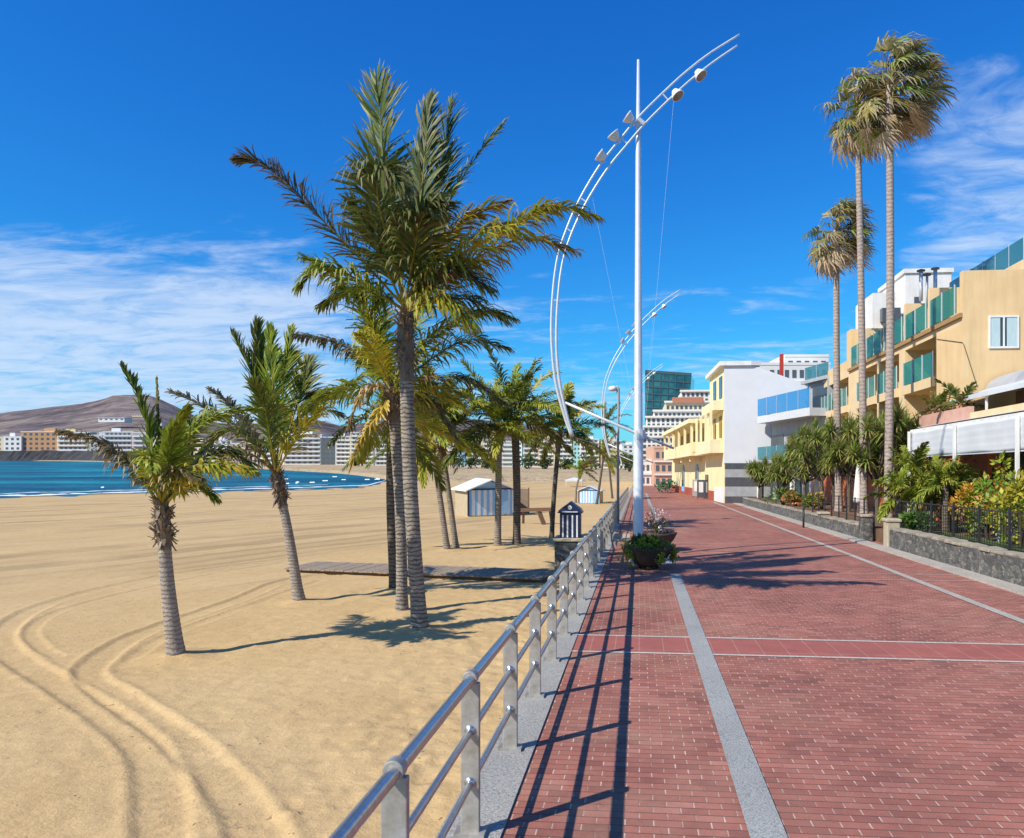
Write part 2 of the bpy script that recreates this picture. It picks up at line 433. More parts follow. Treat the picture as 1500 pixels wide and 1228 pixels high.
def axis(a, b, s0, near, g):
    """coordinates from a to b, step s0 for the first `near` metres and then growing"""
    sg = 1 if b > a else -1; r = [a]; dist = 0
    while dist < abs(b - a):
        st = s0 if dist < near else s0 + (dist - near) * g
        dist += st; r.append(a + sg * dist)
    return np.array(r)
ys = axis(1.0, 300, .045, 13.5, .013); xs = axis(-1.25, -380, .05, 11, .02)
GX, GY = np.meshgrid(xs, ys)
GZ = sandz(GX, GY)
def gpoly(pts):
    return np.array([[q.x, q.y] for q in curve([on_sand(*p)[0] for p in pts], 160)])
def pdist(poly, X, Y):
    """signed distance and arc position of every grid point near a polyline"""
    best = np.full(X.shape, 9e9); side = np.zeros(X.shape); arc = np.zeros(X.shape); acc = 0
    for a, b in zip(poly[:-1], poly[1:]):
        d = b - a; L2 = (d ** 2).sum(); L = math.sqrt(L2)
        if L < 1e-6: continue
        t = np.clip(((X - a[0]) * d[0] + (Y - a[1]) * d[1]) / L2, 0, 1)
        ex = X - a[0] - t * d[0]; ey = Y - a[1] - t * d[1]; q = ex * ex + ey * ey
        msk = q < best
        best = np.where(msk, q, best); side = np.where(msk, np.sign(ex * d[1] - ey * d[0]), side); arc = np.where(msk, acc + t * L, arc); acc += L
    return np.sqrt(best), side, arc
nr = (GY < 34) & (GX > -28)
iy, ix = np.where(nr); r1, c1 = iy.max() + 1, ix.max() + 1
sX, sY = GX[:r1, :c1], GY[:r1, :c1]; dz = np.zeros(sX.shape)
TRACKS = [([(560, 800), (440, 815), (250, 842), (90, 878), (12, 918), (14, 955), (85, 1002), (165, 1052), (215, 1100), (236, 1160), (236, 1240)], .24, .024),
          ([(600, 835), (440, 846), (345, 880), (215, 925), (150, 962), (132, 990), (175, 1022), (250, 1072), (315, 1130), (360, 1190), (385, 1240)], .24, .026),
          ([(420, 822), (260, 852), (110, 888), (48, 920), (60, 948), (85, 962)], .14, .014),
          ([(470, 850), (370, 885), (250, 930), (190, 965)], .14, .014)]
for pts, wd, dp in TRACKS:
    pd, sd, ac = pdist(gpoly(pts), sX, sY)
    wob = 1 + .25 * (fbm(ac * 1.3, sd * 3, 3, 5) - .5)
    q = pd / (wd * wob)
    dz += -dp * np.exp(-(q * 1.15) ** 12) + dp * .6 * np.exp(-((q - 1.12) / .2) ** 2) * (.7 + .6 * fbm(ac * 3, sd, 3, 9))
    dz += np.exp(-(q * 1.4) ** 4) * (.006 + .012 * sstep(7.5, 6, sY)) * np.sin(ac * 2 * math.pi / .2 + pd * 9) * sstep(.4, .6, fbm(ac * .5, sd + 4, 3, 61))
nearr = sstep(-4.5, -1.8, sX)
lumps = (fbm(sX * .8, sY * .8, 4, 2) - .5) * .05 + (fbm(sX * 5, sY * 5, 3, 8) - .5) * (.022 + .05 * nearr) + np.maximum(fbm(sX * 9, sY * 9, 2, 13) - .56, 0) * (.12 + .2 * nearr)
for bpx in ((258, 961), (438, 881), (615, 922), (589, 895), (577, 864), (655, 805), (668, 803), (729, 801)):
    bq_ = on_sand(*bpx)[0]; rr_ = np.sqrt((sX - bq_.x) ** 2 + (sY - bq_.y) ** 2)
    dz += .07 * np.exp(-(rr_ / .3) ** 2) * (.6 + .8 * fbm(sX * 3, sY * 3, 2, 91)) - .025 * np.exp(-((rr_ - .75) / .25) ** 2)
cleanf = sstep(9, 13, sY) * sstep(-6, -9, sX)
foot = np.clip(fbm(sX * 4, sY * 3.4, 2, 21) - .54, 0, 1) * -.2 * sstep(.42, .58, fbm(sX * .45, sY * .45, 2, 31)) * (1 - cleanf)
dz += lumps * (1 - .8 * cleanf) + foot
GZ[:r1, :c1] += dz
# raked grooves further out, running almost across the view
far_w = sstep(15, 26, GY) * sstep(-3.5, -8, GX)
lane = (GY + GX * .16) 
gv = vnoise(lane * .16 + 3 + .15 * vnoise(GX * .02, GY * .02, 4), GX * .01, 17)
grv = np.exp(-((gv - .5) / .035) ** 2) * far_w
GZ += (fbm(GX * .25, GY * .25, 3, 55) - .5) * .12 * sstep(12, 30, GY)
px_, d_ = polar(GX, GY)
dn_ = np.interp(np.clip(np.where(d_ > 1, px_, -2500), -2500, 650), *NEAR)
wet_ = sstep(.955, .99, d_ / dn_) * (d_ > 1)
k = 1 - .45 * wet_
cols = np.stack([k, k, k, np.ones_like(k)], -1)
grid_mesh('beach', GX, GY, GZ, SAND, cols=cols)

m, nt, bs, out = newmat('sea'); SEAM = m
vec = tco(nt)
mpv = node(nt, 'ShaderNodeMapping'); mpv.inputs['Rotation'].default_value = (0, 0, R(40)); mpv.inputs['Scale'].default_value = (.35, 1, 1); nt.links.new(vec, mpv.inputs[0])
n = noise(nt, mpv.outputs[0], .045, 6, .65)
nt.links.new(ramp(nt, n, [(.38, (.0, .05, .1)), (.5, (.0, .12, .18)), (.6, (.005, .22, .28)), (.7, (.02, .3, .36))]), bs.inputs['Base Color'])
bs.inputs['Roughness'].default_value = .4; bs.inputs['Specular IOR Level'].default_value = .06
bump(nt, bs, mth(nt, 'ADD', noise(nt, mpv.outputs[0], .5, 5), mth(nt, 'MULTIPLY', noise(nt, mpv.outputs[0], .12, 3), 2.5)), 1.0, 1.2)
b = MB(); b.add([(-9000, -400, SEA), (600, -400, SEA), (600, 5000, SEA), (-9000, 5000, SEA)], [(0, 1, 2, 3)])
b.build('sea', SEAM)['kind'] = 'structure'
# surf along the near shore and broken crests behind it
FOAM = mat('surf_foam', (.85, .88, .9), (.7, .78, .82), .8, .6)
def surf(pa, pb, rel, wdt, seed, name='surf'):
    b = MB(); n = 160; vs = []
    for i in range(n + 1):
        p = pa + (pb - pa) * i / n
        d0 = float(np.interp(p, *NEAR)) * rel
        wob = (float(fbm(p * .02, seed, 4, seed)) - .5)
        ww = max(.05, wdt * (.25 + 1.7 * float(fbm(p * .06, seed + 3, 3, seed + 5))) - wdt * .35)
        for dd in (d0 + wob * 5, d0 + wob * 5 + ww):
            q = at(p, HY, dd); vs.append((q.x, q.y, SEA + .05))
    b.add(vs, [(2 * i, 2 * i + 1, 2 * i + 3, 2 * i + 2) for i in range(n)])
    o = b.build(name, FOAM); o['kind'] = 'stuff'; o['label'] = 'white surf breaking along the sand'; return o
surf(-300, 566, 1.0, 5.0, 3)
surf(-300, 480, 1.07, 2.2, 11)
b = MB()
for i in range(15):
    p = random.uniform(410, 556) if i < 12 else random.uniform(150, 400)
    d0 = float(np.interp(p, *NEAR)) * random.uniform(1.12, 1.5); q = at(p, HY, d0)
    L = random.uniform(.5, 1.6); vs = []
    for k in range(7):
        t = k / 6 - .5; wv = .17 * (1 - (2 * t) ** 2) * random.uniform(.5, 1.3) + .05
        vs += [(q.x + t * L, q.y + wv, SEA + .25), (q.x + t * L, q.y - wv, SEA + .05)]
    b.add(vs, [(2 * k, 2 * k + 1, 2 * k + 3, 2 * k + 2) for k in range(6)])
o = b.build('whitecaps', FOAM); tag(o, 'small white wave crests on the blue bay', kind='stuff')

m, nt, bs, out = newmat('hill_scrub'); HILL = m
vec = tco(nt)
n = noise(nt, vec, .004, 9, .68); n_ = noise(nt, vec, .016, 6, .7)
base = ramp(nt, n, [(.3, (.06, .055, .06)), (.43, (.13, .108, .11)), (.54, (.22, .18, .16)), (.62, (.27, .23, .19)), (.72, (.13, .125, .09))])
base = mixc(nt, .7, base, ramp(nt, n_, [(.3, (.55, .55, .62)), (.65, (1.25, 1.2, 1.15))]), 'MULTIPLY')
at_ = node(nt, 'ShaderNodeAttribute', attribute_name='col')
nt.links.new(mixc(nt, at_.outputs[0], base, (.45, .34, .2)), bs.inputs['Base Color'])
bs.inputs['Roughness'].default_value = 1; bs.inputs['Specular IOR Level'].default_value = .05
bump(nt, bs, n_, .8, 12)
pxs = np.arange(-1500, 3001, 9.0)
RID = ([-1500, -500, -200, 0, 60, 120, 150, 166, 200, 224, 240, 268, 292, 322, 420, 450, 500, 560, 640, 700, 760, 810, 860, 940, 1100, 3000],
       [640, 615, 612, 604, 597, 590, 584, 578, 577, 579, 586, 599, 611, 619, 619, 610, 623, 614, 611, 613, 619, 628, 645, 660, 664, 664])
d0 = np.interp(pxs, *FAR)
steps = np.concatenate([[0, 4, 10, 18, 30], np.linspace(50, 800, 14), np.linspace(880, 3600, 70), [4200, 5200, 7000]])
D = d0[None, :] + steps[:, None]
PXg = np.broadcast_to(pxs[None, :], D.shape)
LX = (-SI + (PXg - PX) / F * CO) * D; LY = (CO + (PXg - PX) / F * SI) * D
ridge_h = (HY - np.interp(pxs, *RID))[None, :] / F * 3000 + H
tt = np.clip((D - 900) / (3000 - 900), 0, 1)
rel = fbm(LX * .0016, LY * .0016, 6, 40)
hill = ridge_h * (sstep(0, 1, tt) * .6 + .4 * tt ** 2) * (1 - .55 * (1 - tt) * tt * 4 * (rel - .2))
post = sstep(3000, 5200, D)
LZ = -3.2 + hill * (1 - .75 * post) + (rel - .5) * 50 * sstep(1200, 2000, D) * (1 - sstep(2500, 3000, D))
e = np.clip(steps / 18, 0, 1)[:, None]
LZ = LZ * e + (SEA - .6) * (1 - e)
inb = (1 - sstep(150, 420, D - d0[None, :])) * sstep(200, 330, PXg) + (1 - sstep(15, 60, D - d0[None, :])) * (1 - sstep(200, 330, PXg))
cols = np.stack([inb, inb, inb, np.ones_like(inb)], -1)
grid_mesh('hills', LX, LY, LZ, HILL, cols=cols)

# ------------------------------------------------------------------ promenade
def strip(name, x0, x1, y0, y1, z, m, step=2.0, nx=1):
    n = max(1, int((y1 - y0) / step)); yy = np.linspace(y0, y1, n + 1); xx = np.linspace(x0, x1, nx + 1)
    X, Y = np.meshgrid(xx, yy); return grid_mesh(name, X, Y, pz(Y) + z, m, smooth=False)
m, nt, bs, out = newmat('red_pavers'); PAVE = m
vec = tco(nt)
br = node(nt, 'ShaderNodeTexBrick'); nt.links.new(vec, br.inputs[0])
br.inputs['Color1'].default_value = (.0, .0, .0, 1); br.inputs['Color2'].default_value = (1, 1, 1, 1); br.inputs['Mortar'].default_value = (.5, .5, .5, 1)
br.inputs['Scale'].default_value = 1; br.inputs['Mortar Size'].default_value = .0062; br.inputs['Mortar Smooth'].default_value = .3
br.inputs['Brick Width'].default_value = .195; br.inputs['Row Height'].default_value = .1; br.offset = .5
col = ramp(nt, br.outputs[0], [(0, (.275, .112, .084)), (.2, (.325, .128, .093)), (.5, (.365, .143, .103)), (.85, (.39, .156, .113)), (1, (.44, .195, .145))])
blot = noise(nt, vec, .45, 7, .65); grim = noise(nt, vec, 2.2, 6, .7); gr = noise(nt, vec, 90, 3)
col = mixc(nt, .8, col, ramp(nt, blot, [(.3, (.72, .74, .76)), (.5, (1, 1, 1)), (.72, (1.22, 1.2, 1.18))]), 'MULTIPLY')
col = mixc(nt, .6, col, ramp(nt, grim, [(.3, (.7, .7, .72)), (.65, (1.15, 1.13, 1.1))]), 'MULTIPLY')
col = mixc(nt, .45, col, ramp(nt, gr, [(.3, (.65, .65, .65)), (.7, (1.3, 1.3, 1.3))]), 'MULTIPLY')
sxy = node(nt, 'ShaderNodeSeparateXYZ'); nt.links.new(vec, sxy.inputs[0])
def mr2(a_, b_, x_):
    q = node(nt, 'ShaderNodeMapRange', interpolation_type='SMOOTHSTEP'); q.inputs[1].default_value = a_; q.inputs[2].default_value = b_; nt.links.new(x_, q.inputs[0]); return q.outputs[0]
rowf = mth(nt, 'FRACT', mth(nt, 'DIVIDE', sxy.outputs[1], .1))
hj = mth(nt, 'LESS_THAN', mth(nt, 'ABSOLUTE', mth(nt, 'SUBTRACT', rowf, .5)), .42)
mort = mixc(nt, hj, (.15, .075, .065), mixc(nt, ramp(nt, noise(nt, vec, 4.5, 5, .7), [(.38, (0, 0, 0)), (.66, (1, 1, 1))]), (.28, .14, .105), (.68, .5, .39)))
col = mixc(nt, br.outputs[1], col, mort)
dust = mth(nt, 'MULTIPLY', ramp(nt, noise(nt, vec, .7, 7, .7), [(.5, (0, 0, 0)), (.72, (1, 1, 1))]), mth(nt, 'MULTIPLY', mr2(3.5, -1.0, sxy.outputs[0]), .5))
col = mixc(nt, mth(nt, 'ADD', dust, mth(nt, 'MULTIPLY', ramp(nt, noise(nt, vec, .25, 6, .7), [(.5, (0, 0, 0)), (.75, (1, 1, 1))]), .22)), col, (.5, .34, .22))
stain = ramp(nt, noise(nt, vec, 1.6, 5, .55), [(.68, (0, 0, 0)), (.74, (.5, .5, .5))])
col = mixc(nt, stain, col, (.12, .06, .05))
nt.links.new(col, bs.inputs['Base Color']); bs.inputs['Roughness'].default_value = .8; bs.inputs['Specular IOR Level'].default_value = .15
bump(nt, bs, mth(nt, 'ADD', mth(nt, 'MULTIPLY', br.outputs[1], -1.0), mth(nt, 'MULTIPLY', gr, .25)), .5, .008)
strip('promenade', -1.0, 8.5, -6, 175, 0, PAVE)
def speckle(name, a, b_, c, sc_=70):
    m, nt, bs, out = newmat(name); vec = tco(nt)
    n = noise(nt, vec, sc_, 3, .8); l = noise(nt, vec, 1.1, 4)
    col = ramp(nt, n, [(.34, a), (.47, b_), (.62, c)])
    col = mixc(nt, .6, col, ramp(nt, l, [(.3, (.75, .75, .75)), (.7, (1.1, 1.1, 1.08))]), 'MULTIPLY')
    nt.links.new(col, bs.inputs['Base Color']); bs.inputs['Roughness'].default_value = .75; bump(nt, bs, n, .5, .006); return m
GRAN = speckle('granite', (.15, .152, .14), (.31, .31, .285), (.45, .445, .4))
PEB = speckle('pebble_concrete', (.15, .15, .135), (.31, .3, .27), (.46, .44, .39), 55)
LINE = speckle('pale_setts', (.4, .35, .29), (.52, .46, .39), (.62, .56, .48), 30)
KERBW = speckle('pale_kerb', (.3, .27, .22), (.42, .38, .31), (.52, .47, .4), 25)
m, nt, bs, out = newmat('terracotta_tiles'); TILE = m
vec = tco(nt)
br = node(nt, 'ShaderNodeTexBrick'); nt.links.new(vec, br.inputs[0]); br.offset = 0
br.inputs['Color1'].default_value = (.34, .1, .07, 1); br.inputs['Color2'].default_value = (.38, .115, .082, 1); br.inputs['Mortar'].default_value = (.42, .22, .165, 1)
br.inputs['Scale'].default_value = 1; br.inputs['Mortar Size'].default_value = .006; br.inputs['Brick Width'].default_value = .33; br.inputs['Row Height'].default_value = 2.0
nt.links.new(mixc(nt, .6, br.outputs[0], ramp(nt, noise(nt, vec, 3, 6), [(.3, (.75, .75, .76)), (.7, (1.15, 1.14, 1.1))]), 'MULTIPLY'), bs.inputs['Base Color']); bs.inputs['Roughness'].default_value = .75
strip('granite_band', .72, .965, -6, 17.6, .012, GRAN)
strip('granite_band', .72, .965, 19.6, 90, .012, GRAN)
strip('granite_line', 6.08, 6.26, -6, 62, .012, KERBW)
for k in range(6):
    y0 = 9.78 + 7.35 * k
    if k == 0: strip('tile_band', -.9, 7.5, y0 + .06, y0 + 1.0, .004, TILE, 1, 8)
    for q in (y0, y0 + 1.0): strip('sett_line', -.9, 7.5, q, q + (.07 if k == 0 else .035), .008, LINE, 1, 8)
def slab(name, x0, x1, y0, y1, z0, z1, m):
    b = MB(); n = max(1, int((y1 - y0) / 3))
    for i in range(n): b.box(x0, x1, y0 + (y1 - y0) * i / n, y0 + (y1 - y0) * (i + 1) / n, z0, z1)
    for q in b.v: q.z += pz(q.y)
    # drop the hidden inner caps
    b.f = [f for k, f in enumerate(b.f) if not ((k % 6 == 2 and k >= 6) or (k % 6 == 4 and k < 6 * (n - 1)))]
    o = b.build(name, m); o['kind'] = 'structure'; return o
slab('kerb', -1.32, -.9, -6, 120, -1.4, .016, PEB)
slab('wall_kerb', 7.5, 7.96, -6, 60, -.4, .05, KERBW)
GRASS = mat('lawn', (.09, .16, .02), (.05, .1, .015), .95, 3, .5)
slab('planting_bed', 8.36, 13.2, 4, 61, -.5, .45, SOIL)
slab('lawn', 8.4, 9.9, 4, 25, -.5, .5, GRASS)
slab('ground', 13.2, 200, -6, 170, -.6, .3, SOIL)
slab('ground', 8.6, 13.2, 61, 170, -.6, -.02, CONC)

# ------------------------------------------------------------------ railing
rail_loc = P(-1.1, 3.25)
rail = thing('railing', 'long stainless steel railing with three tube rails between the sand and the red promenade', 'railing', rail_loc)
def rl(z, y0=.4, y1=74): return [P(-1.1, y, z) for y in np.linspace(y0, y1, 38)]
for z, r, nm in ((1.03, .036, 'top_rail'), (.69, .023, 'middle_rail'), (.35, .023, 'lower_rail')):
    MB().tube(rl(z), r, 12).build(nm, STEEL, rail, True)
b = MB(); b.box(-.062, .062, -.02, .02, 0, 1.0); pm = b.build('post', POST_STEEL, None, bev=.006)
b = MB(); b.box(-.1, .1, -.06, .06, .0, .03); bp = b.build('base_plate', POST_STEEL, pm)
b = MB(); b.tube([(0, -.034, 1.03), (0, .034, 1.03)], .05, 22); cl = b.build('collar', POST_STEEL, pm, bev=.006)
for z in (.69, .35):
    b = MB(); b.tube([(0, -.03, z), (0, .03, z)], .036, 14); b.build('collar', STEEL, pm, True)
py0 = 1.75
for i in range(48):
    q = pm if i == 0 else copy_tree(pm)
    q.parent = rail; q.location = P(-1.1, py0 + 1.5 * i, .012) - rail_loc

# ------------------------------------------------------------------ coconut palms
GRN, OLV, LIM, YLW, BRN, DRY = (.08, .15, .022), (.13, .155, .032), (.3, .37, .03), (.55, .4, .05), (.2, .14, .085), (.52, .4, .3)
def lerp(a, b, t): return tuple(x * (1 - t) + y * t for x, y in zip(a, b))
WIND = V((.85, .25, -.05))
def frond(path, cA, cB, L=.55, hang=.5, wid=.036, n=46, flat=1.0, wind=.25, roll=0, tipc=YLW, name='frond', parent=None, rr=.028, start=.14, ragged=.06, plume=.5):
    n = int(n * 1.3); L *= 1.22; wid *= 1.32
    pts = curve(path, n * 2); total = sum((a - b).length for a, b in zip(pts, pts[1:]))
    b = MB(); N = len(pts)
    b.cur = lerp(YLW, cA, .45)
    b.tube(pts[::3] + [pts[-1]], [max(.004, rr * (1 - .9 * i / (N / 3))) for i in range(len(pts[::3]) + 1)], 5)
    ch = (path[-1] - path[0]).normalized()
    for i in range(N - 1):
        t = i / (N - 1)
        if t < start: continue
        p = pts[i]; T = (pts[min(i + 1, N - 1)] - pts[max(i - 1, 0)]).normalized()
        S = T.cross(V((0, 0, 1)))
        if S.length < .15: S = T.cross(V((.2, 1, 0)))
        S.normalize(); Nn = S.cross(T).normalized()
        if roll: S = (Matrix.Rotation(roll, 3, T) @ S); Nn = S.cross(T).normalized()
        s = (t - start) / (1 - start)
        prof = (.45 + .55 * math.sin(math.pi * min(1, s * 1.25 + .12)) ** .8) if s < .72 else (.45 + .55 * math.sin(math.pi * .98 * .74 + .12)) * (1 - .62 * ((s - .72) / .28))
        ang = R(52 - 32 * s)
        for sd in (-1, 1):
            if random.random() < ragged: continue
            l = L * prof * random.uniform(.78, 1.12)
            a = ang + random.uniform(-.14, .14)
            ph_ = random.gauss(0, plume); S_ = S * math.cos(ph_) + Nn * math.sin(ph_)
            d = (T * math.cos(a) + S_ * sd * math.sin(a) * flat + Nn * random.uniform(-.05, .3)).normalized()
            g = hang * random.uniform(.6, 1.3)
            wv = WIND * wind * random.uniform(.3, 1.4)
            p1 = p + d * l * .4
            d2 = (d + V((0, 0, -1)) * g * .55 + wv * .5).normalized(); p2 = p1 + d2 * l * .33
            d3 = (d2 + V((0, 0, -1)) * g * 1.1 + wv * .9).normalized(); p3 = p2 + d3 * l * .27
            wn = d.cross(Nn).normalized() if d.cross(Nn).length > .1 else T
            wn = (wn + Nn * random.uniform(-.5, .5)).normalized()
            ww = wid * random.uniform(.6, 1.25)
            k = random.random() ** .8; c0 = lerp(cA, cB, k); c1 = lerp(c0, tipc, random.uniform(0, .25)); c2 = lerp(c0, tipc, random.uniform(.25, .9))
            vs = []; cs = []
            for q, f_, c_ in ((p, .45, c0), (p1, 1, c0), (p2, .8, c1)):
                vs += [q - wn * ww * f_ / 2, q + wn * ww * f_ / 2]; cs += [c_, c_]
            vs.append(p3); cs.append(c2)
            b.add(vs, [(0, 1, 3, 2), (2, 3, 5, 4), (4, 5, 6)], cs)
    o = b.build(name, LEAF, parent, fix=False); return o
def trunk(root, pts, r0, r1, flare=1.45, m=TRUNK, n=14, ringh=.075, rg=.022):
    c = curve(pts, 10); L = sum((a - b).length for a, b in zip(c, c[1:])); k = max(20, int(L / ringh) * 2); c = curve(pts, k)
    rr = []
    for i in range(k + 1):
        t = i / k; r = r0 * (1 - t) + r1 * t
        r *= 1 + (flare - 1) * math.exp(-t * L / .28)
        rr.append(r * (1 + (rg if i % 2 else -rg) * random.uniform(.5, 1.3)))
    c[0] = c[0] - V((0, 0, .15))
    return MB().tube(c, rr, n).build('trunk', m, root, True)
def boots(root, top, dirn, L, r, n=40, col=((.2, .14, .1), (.36, .28, .2)), spread=1.0):
    b = MB(); dirn = dirn.normalized()
    sd = dirn.cross(V((0, 1, 0))).normalized(); up2 = sd.cross(dirn)
    for i in range(n):
        h = random.random(); a = i * 2.4 + random.uniform(-.3, .3)
        o = (sd * math.cos(a) + up2 * math.sin(a))
        p = top - dirn * L * h + o * r * .75
        ln = random.uniform(.08, .22) * spread
        flip = random.random()
        d = (o * .5 + dirn * (1 if flip < .6 else -.9) + V((random.uniform(-.3, .3), random.uniform(-.3, .3), 0))).normalized()
        wd = random.uniform(.035, .085); wv = dirn.cross(o).normalized()
        c = lerp(col[0], col[1], random.random())
        p2 = p + d * ln * .6; p3 = p2 + (d + o * .4 + V((0, 0, -.4 * random.random()))).normalized() * ln * .5
        th = o * .02
        vs = [p - wv * wd / 2, p + wv * wd / 2, p2 - wv * wd * .35, p2 + wv * wd * .35, p3 - wv * .01, p3 + wv * .01]
        vs += [q + th for q in vs]
        b.add(vs, [(0, 1, 3, 2), (2, 3, 5, 4), (6, 8, 9, 7), (8, 10, 11, 9), (0, 2, 8, 6), (2, 4, 10, 8), (1, 7, 9, 3), (3, 9, 11, 5)], [c] * 12)
    # fibrous core
    b.cur = lerp(col[0], col[1], .2)
    b.tube([top - dirn * (L + .12), top - dirn * L * .6, top - dirn * L * .2, top + dirn * .15], [r * .95, r * 1.15, r * 1.05, r * .45], 12)
    return b.build('leaf_bases', LEAF, root, fix=False)
def auto_fronds(root, top, n, L, seed, cols, up=80, low=-25, hang=.6, leaf=.5, droop=1.0, wid=.036, nl=36, wbias=.35, rr=.024):
    rnd = random.Random(seed)
    for i in range(n):
        a = i * 2.39996 + rnd.uniform(-.25, .25)
        el = R(up + (low - up) * ((i + .5) / n) ** 1.05 + rnd.uniform(-8, 8))
        d = V((math.cos(a) * math.cos(el), math.sin(a) * math.cos(el), math.sin(el)))
        d = (d + V((1, .25, 0)) * wbias * rnd.uniform(.3, 1)).normalized()
        l = L * rnd.uniform(.8, 1.12) * (.82 if el > R(60) else 1)
        p = V(top); path = [p.copy()]; ns = 6
        for k in range(ns):
            p = p + d * l / ns; path.append(p.copy())
            d = (d + V((0, 0, -1)) * .17 * droop * (.5 + k / ns) + WIND * .035).normalized()
        ca, cb = cols[i % len(cols)]
        frond(path, ca, cb, L=leaf, hang=hang, wid=wid, n=nl, parent=root, roll=rnd.uniform(-.5, .5), rr=rr)
def coconut(label, base, mid, top, r0=.15, r1=.12, m=TRUNK, boot=.5, group='coconut palms on the beach', doff=0):
    bp, D = on_sand(*base)
    root = thing('coconut_palm', label, 'palm tree', bp, group=group)
    tp = at(top[0], top[1], D + doff); md = at(mid[0], mid[1], D + doff * .5)
    trunk(root, [bp, md, tp], r0, r1, flare=1.3, m=m)
    if boot: boots(root, tp, tp - md, boot, r1 * 1.15, int(50 + 110 * boot))
    return root, D, tp
def px_fronds(root, D, lst):
    for pts, (ca, cb), kw in lst:
        frond([at(x, y, D + (o[0] if o else 0)) for x, y, *o in pts], ca, cb, parent=root, **kw)
G1, G2, G3, G4, G5, G6 = (GRN, OLV), (GRN, LIM), (LIM, (.24, .26, .04)), (OLV, BRN), (YLW, LIM), (YLW, DRY)

root, D, tp = coconut('short young coconut palm standing alone at the left front of the sand', (258, 961), (245, 850), (237, 738), .118, .085, m=TRUNKY, boot=.62)
px_fronds(root, D, [
    ([(236, 735), (226, 680), (216, 620), (200, 575), (179, 537)], G2, dict(L=.3, flat=.55, hang=.1, tipc=BRN)),
    ([(236, 730, .1), (233, 666, .1), (231, 614, .1), (229, 552, .1)], (BRN, OLV), dict(L=.14, flat=.3, hang=0, n=26)),
    ([(234, 740), (205, 698, -.3), (178, 668, -.4), (140, 645, -.4), (88, 632, -.3)], (OLV, BRN), dict(L=.42, hang=1.6, tipc=DRY)),
    ([(238, 735), (243, 690, -.4), (255, 635, -.7), (276, 598, -1)], G3, dict(L=.34, flat=.7, hang=.25, tipc=LIM)),
    ([(239, 735), (255, 680, -.2), (288, 630, -.2), (330, 606, 0), (380, 600, .2)], G3, dict(L=.42, hang=.7, tipc=LIM)),
    ([(240, 738), (262, 700, .4), (300, 670, .7), (340, 664, .8), (372, 690, .8)], G1, dict(L=.55, hang=.9, tipc=YLW)),
    ([(241, 740), (280, 700, -.5), (320, 684, -.7), (366, 690, -.8)], G5, dict(L=.46, hang=1.0)),
    ([(237, 738), (226, 700, -.6), (220, 672, -1), (224, 690, -1.4)], G3, dict(L=.36, hang=.8, n=24)),
    ([(238, 735), (262, 655, .5), (285, 620, .9), (318, 610, 1.3)], G1, dict(L=.42, hang=.5)),
    ([(240, 742), (262, 716, .2), (292, 712, .3), (318, 732, .3)], G2, dict(L=.35, hang=1, n=30)),
    ([(236, 742), (248, 706, -.4), (262, 690, -.8), (292, 702, -1.1)], G4, dict(L=.4, hang=1, n=30)),
    ([(236, 740), (222, 700, .5), (206, 670, .9), (196, 664, 1.2)], G1, dict(L=.35, hang=.8, n=28)),
])
root, D, tp = coconut('leaning young coconut palm with upright green fronds, second from the left', (438, 881), (424, 790), (404, 690), .122, .09, m=TRUNKY, boot=.75)
px_fronds(root, D, [
    ([(402, 688), (380, 585), (362, 530), (341, 489)], G2, dict(L=.5, flat=.5, hang=.1, tipc=DRY)),
    ([(402, 688, .3), (387, 580, .4), (381, 528, .5), (376, 474, .6)], G1, dict(L=.6, flat=.8, hang=.1)),
    ([(403, 688, -.2), (400, 580, -.5), (398, 528, -.6), (394, 482, -.7)], G2, dict(L=.5, flat=.7, hang=.15, tipc=LIM)),
    ([(404, 688, .1), (414, 580, 0), (421, 528, 0), (428, 484, .1)], G2, dict(L=.55, flat=.7, hang=.15)),
    ([(405, 688, .4), (430, 610, .9), (444, 570, 1.2), (452, 530, 1.5)], G1, dict(L=.75, hang=.25)),
    ([(406, 690, -.2), (436, 640, -.4), (478, 588, -.6), (529, 553, -.7)], G5, dict(L=.62, hang=.8, tipc=YLW, flat=.8)),
    ([(402, 690), (368, 645, -.3), (330, 632, -.4), (298, 660, -.4)], G1, dict(L=.55, hang=.9, tipc=YLW)),
    ([(402, 690, .3), (352, 632, .7), (300, 597, .9), (248, 573, 1)], G4, dict(L=.5, hang=.4, tipc=DRY)),
    ([(402, 690, .5), (358, 620, 1.1), (330, 588, 1.4), (306, 570, 1.6)], G4, dict(L=.36, hang=.4)),
    ([(402, 692), (372, 668, -.6), (340, 664, -1), (318, 690, -1.2)], G4, dict(L=.5, hang=1, tipc=DRY, n=34)),
    ([(404, 688, .5), (422, 630, 1), (462, 600, 1.4), (500, 608, 1.8)], G1, dict(L=.55, hang=.9, n=34)),
    ([(403, 688, -.3), (394, 630, -.7), (386, 590, -1.1), (372, 562, -1.5)], G1, dict(L=.5, hang=.3, n=34)),
])
root, D, tp = coconut('tallest coconut palm with a huge windblown crown, front trunk of the close group', (615, 922), (600, 690), (593, 455), .138, .12, boot=1.2)
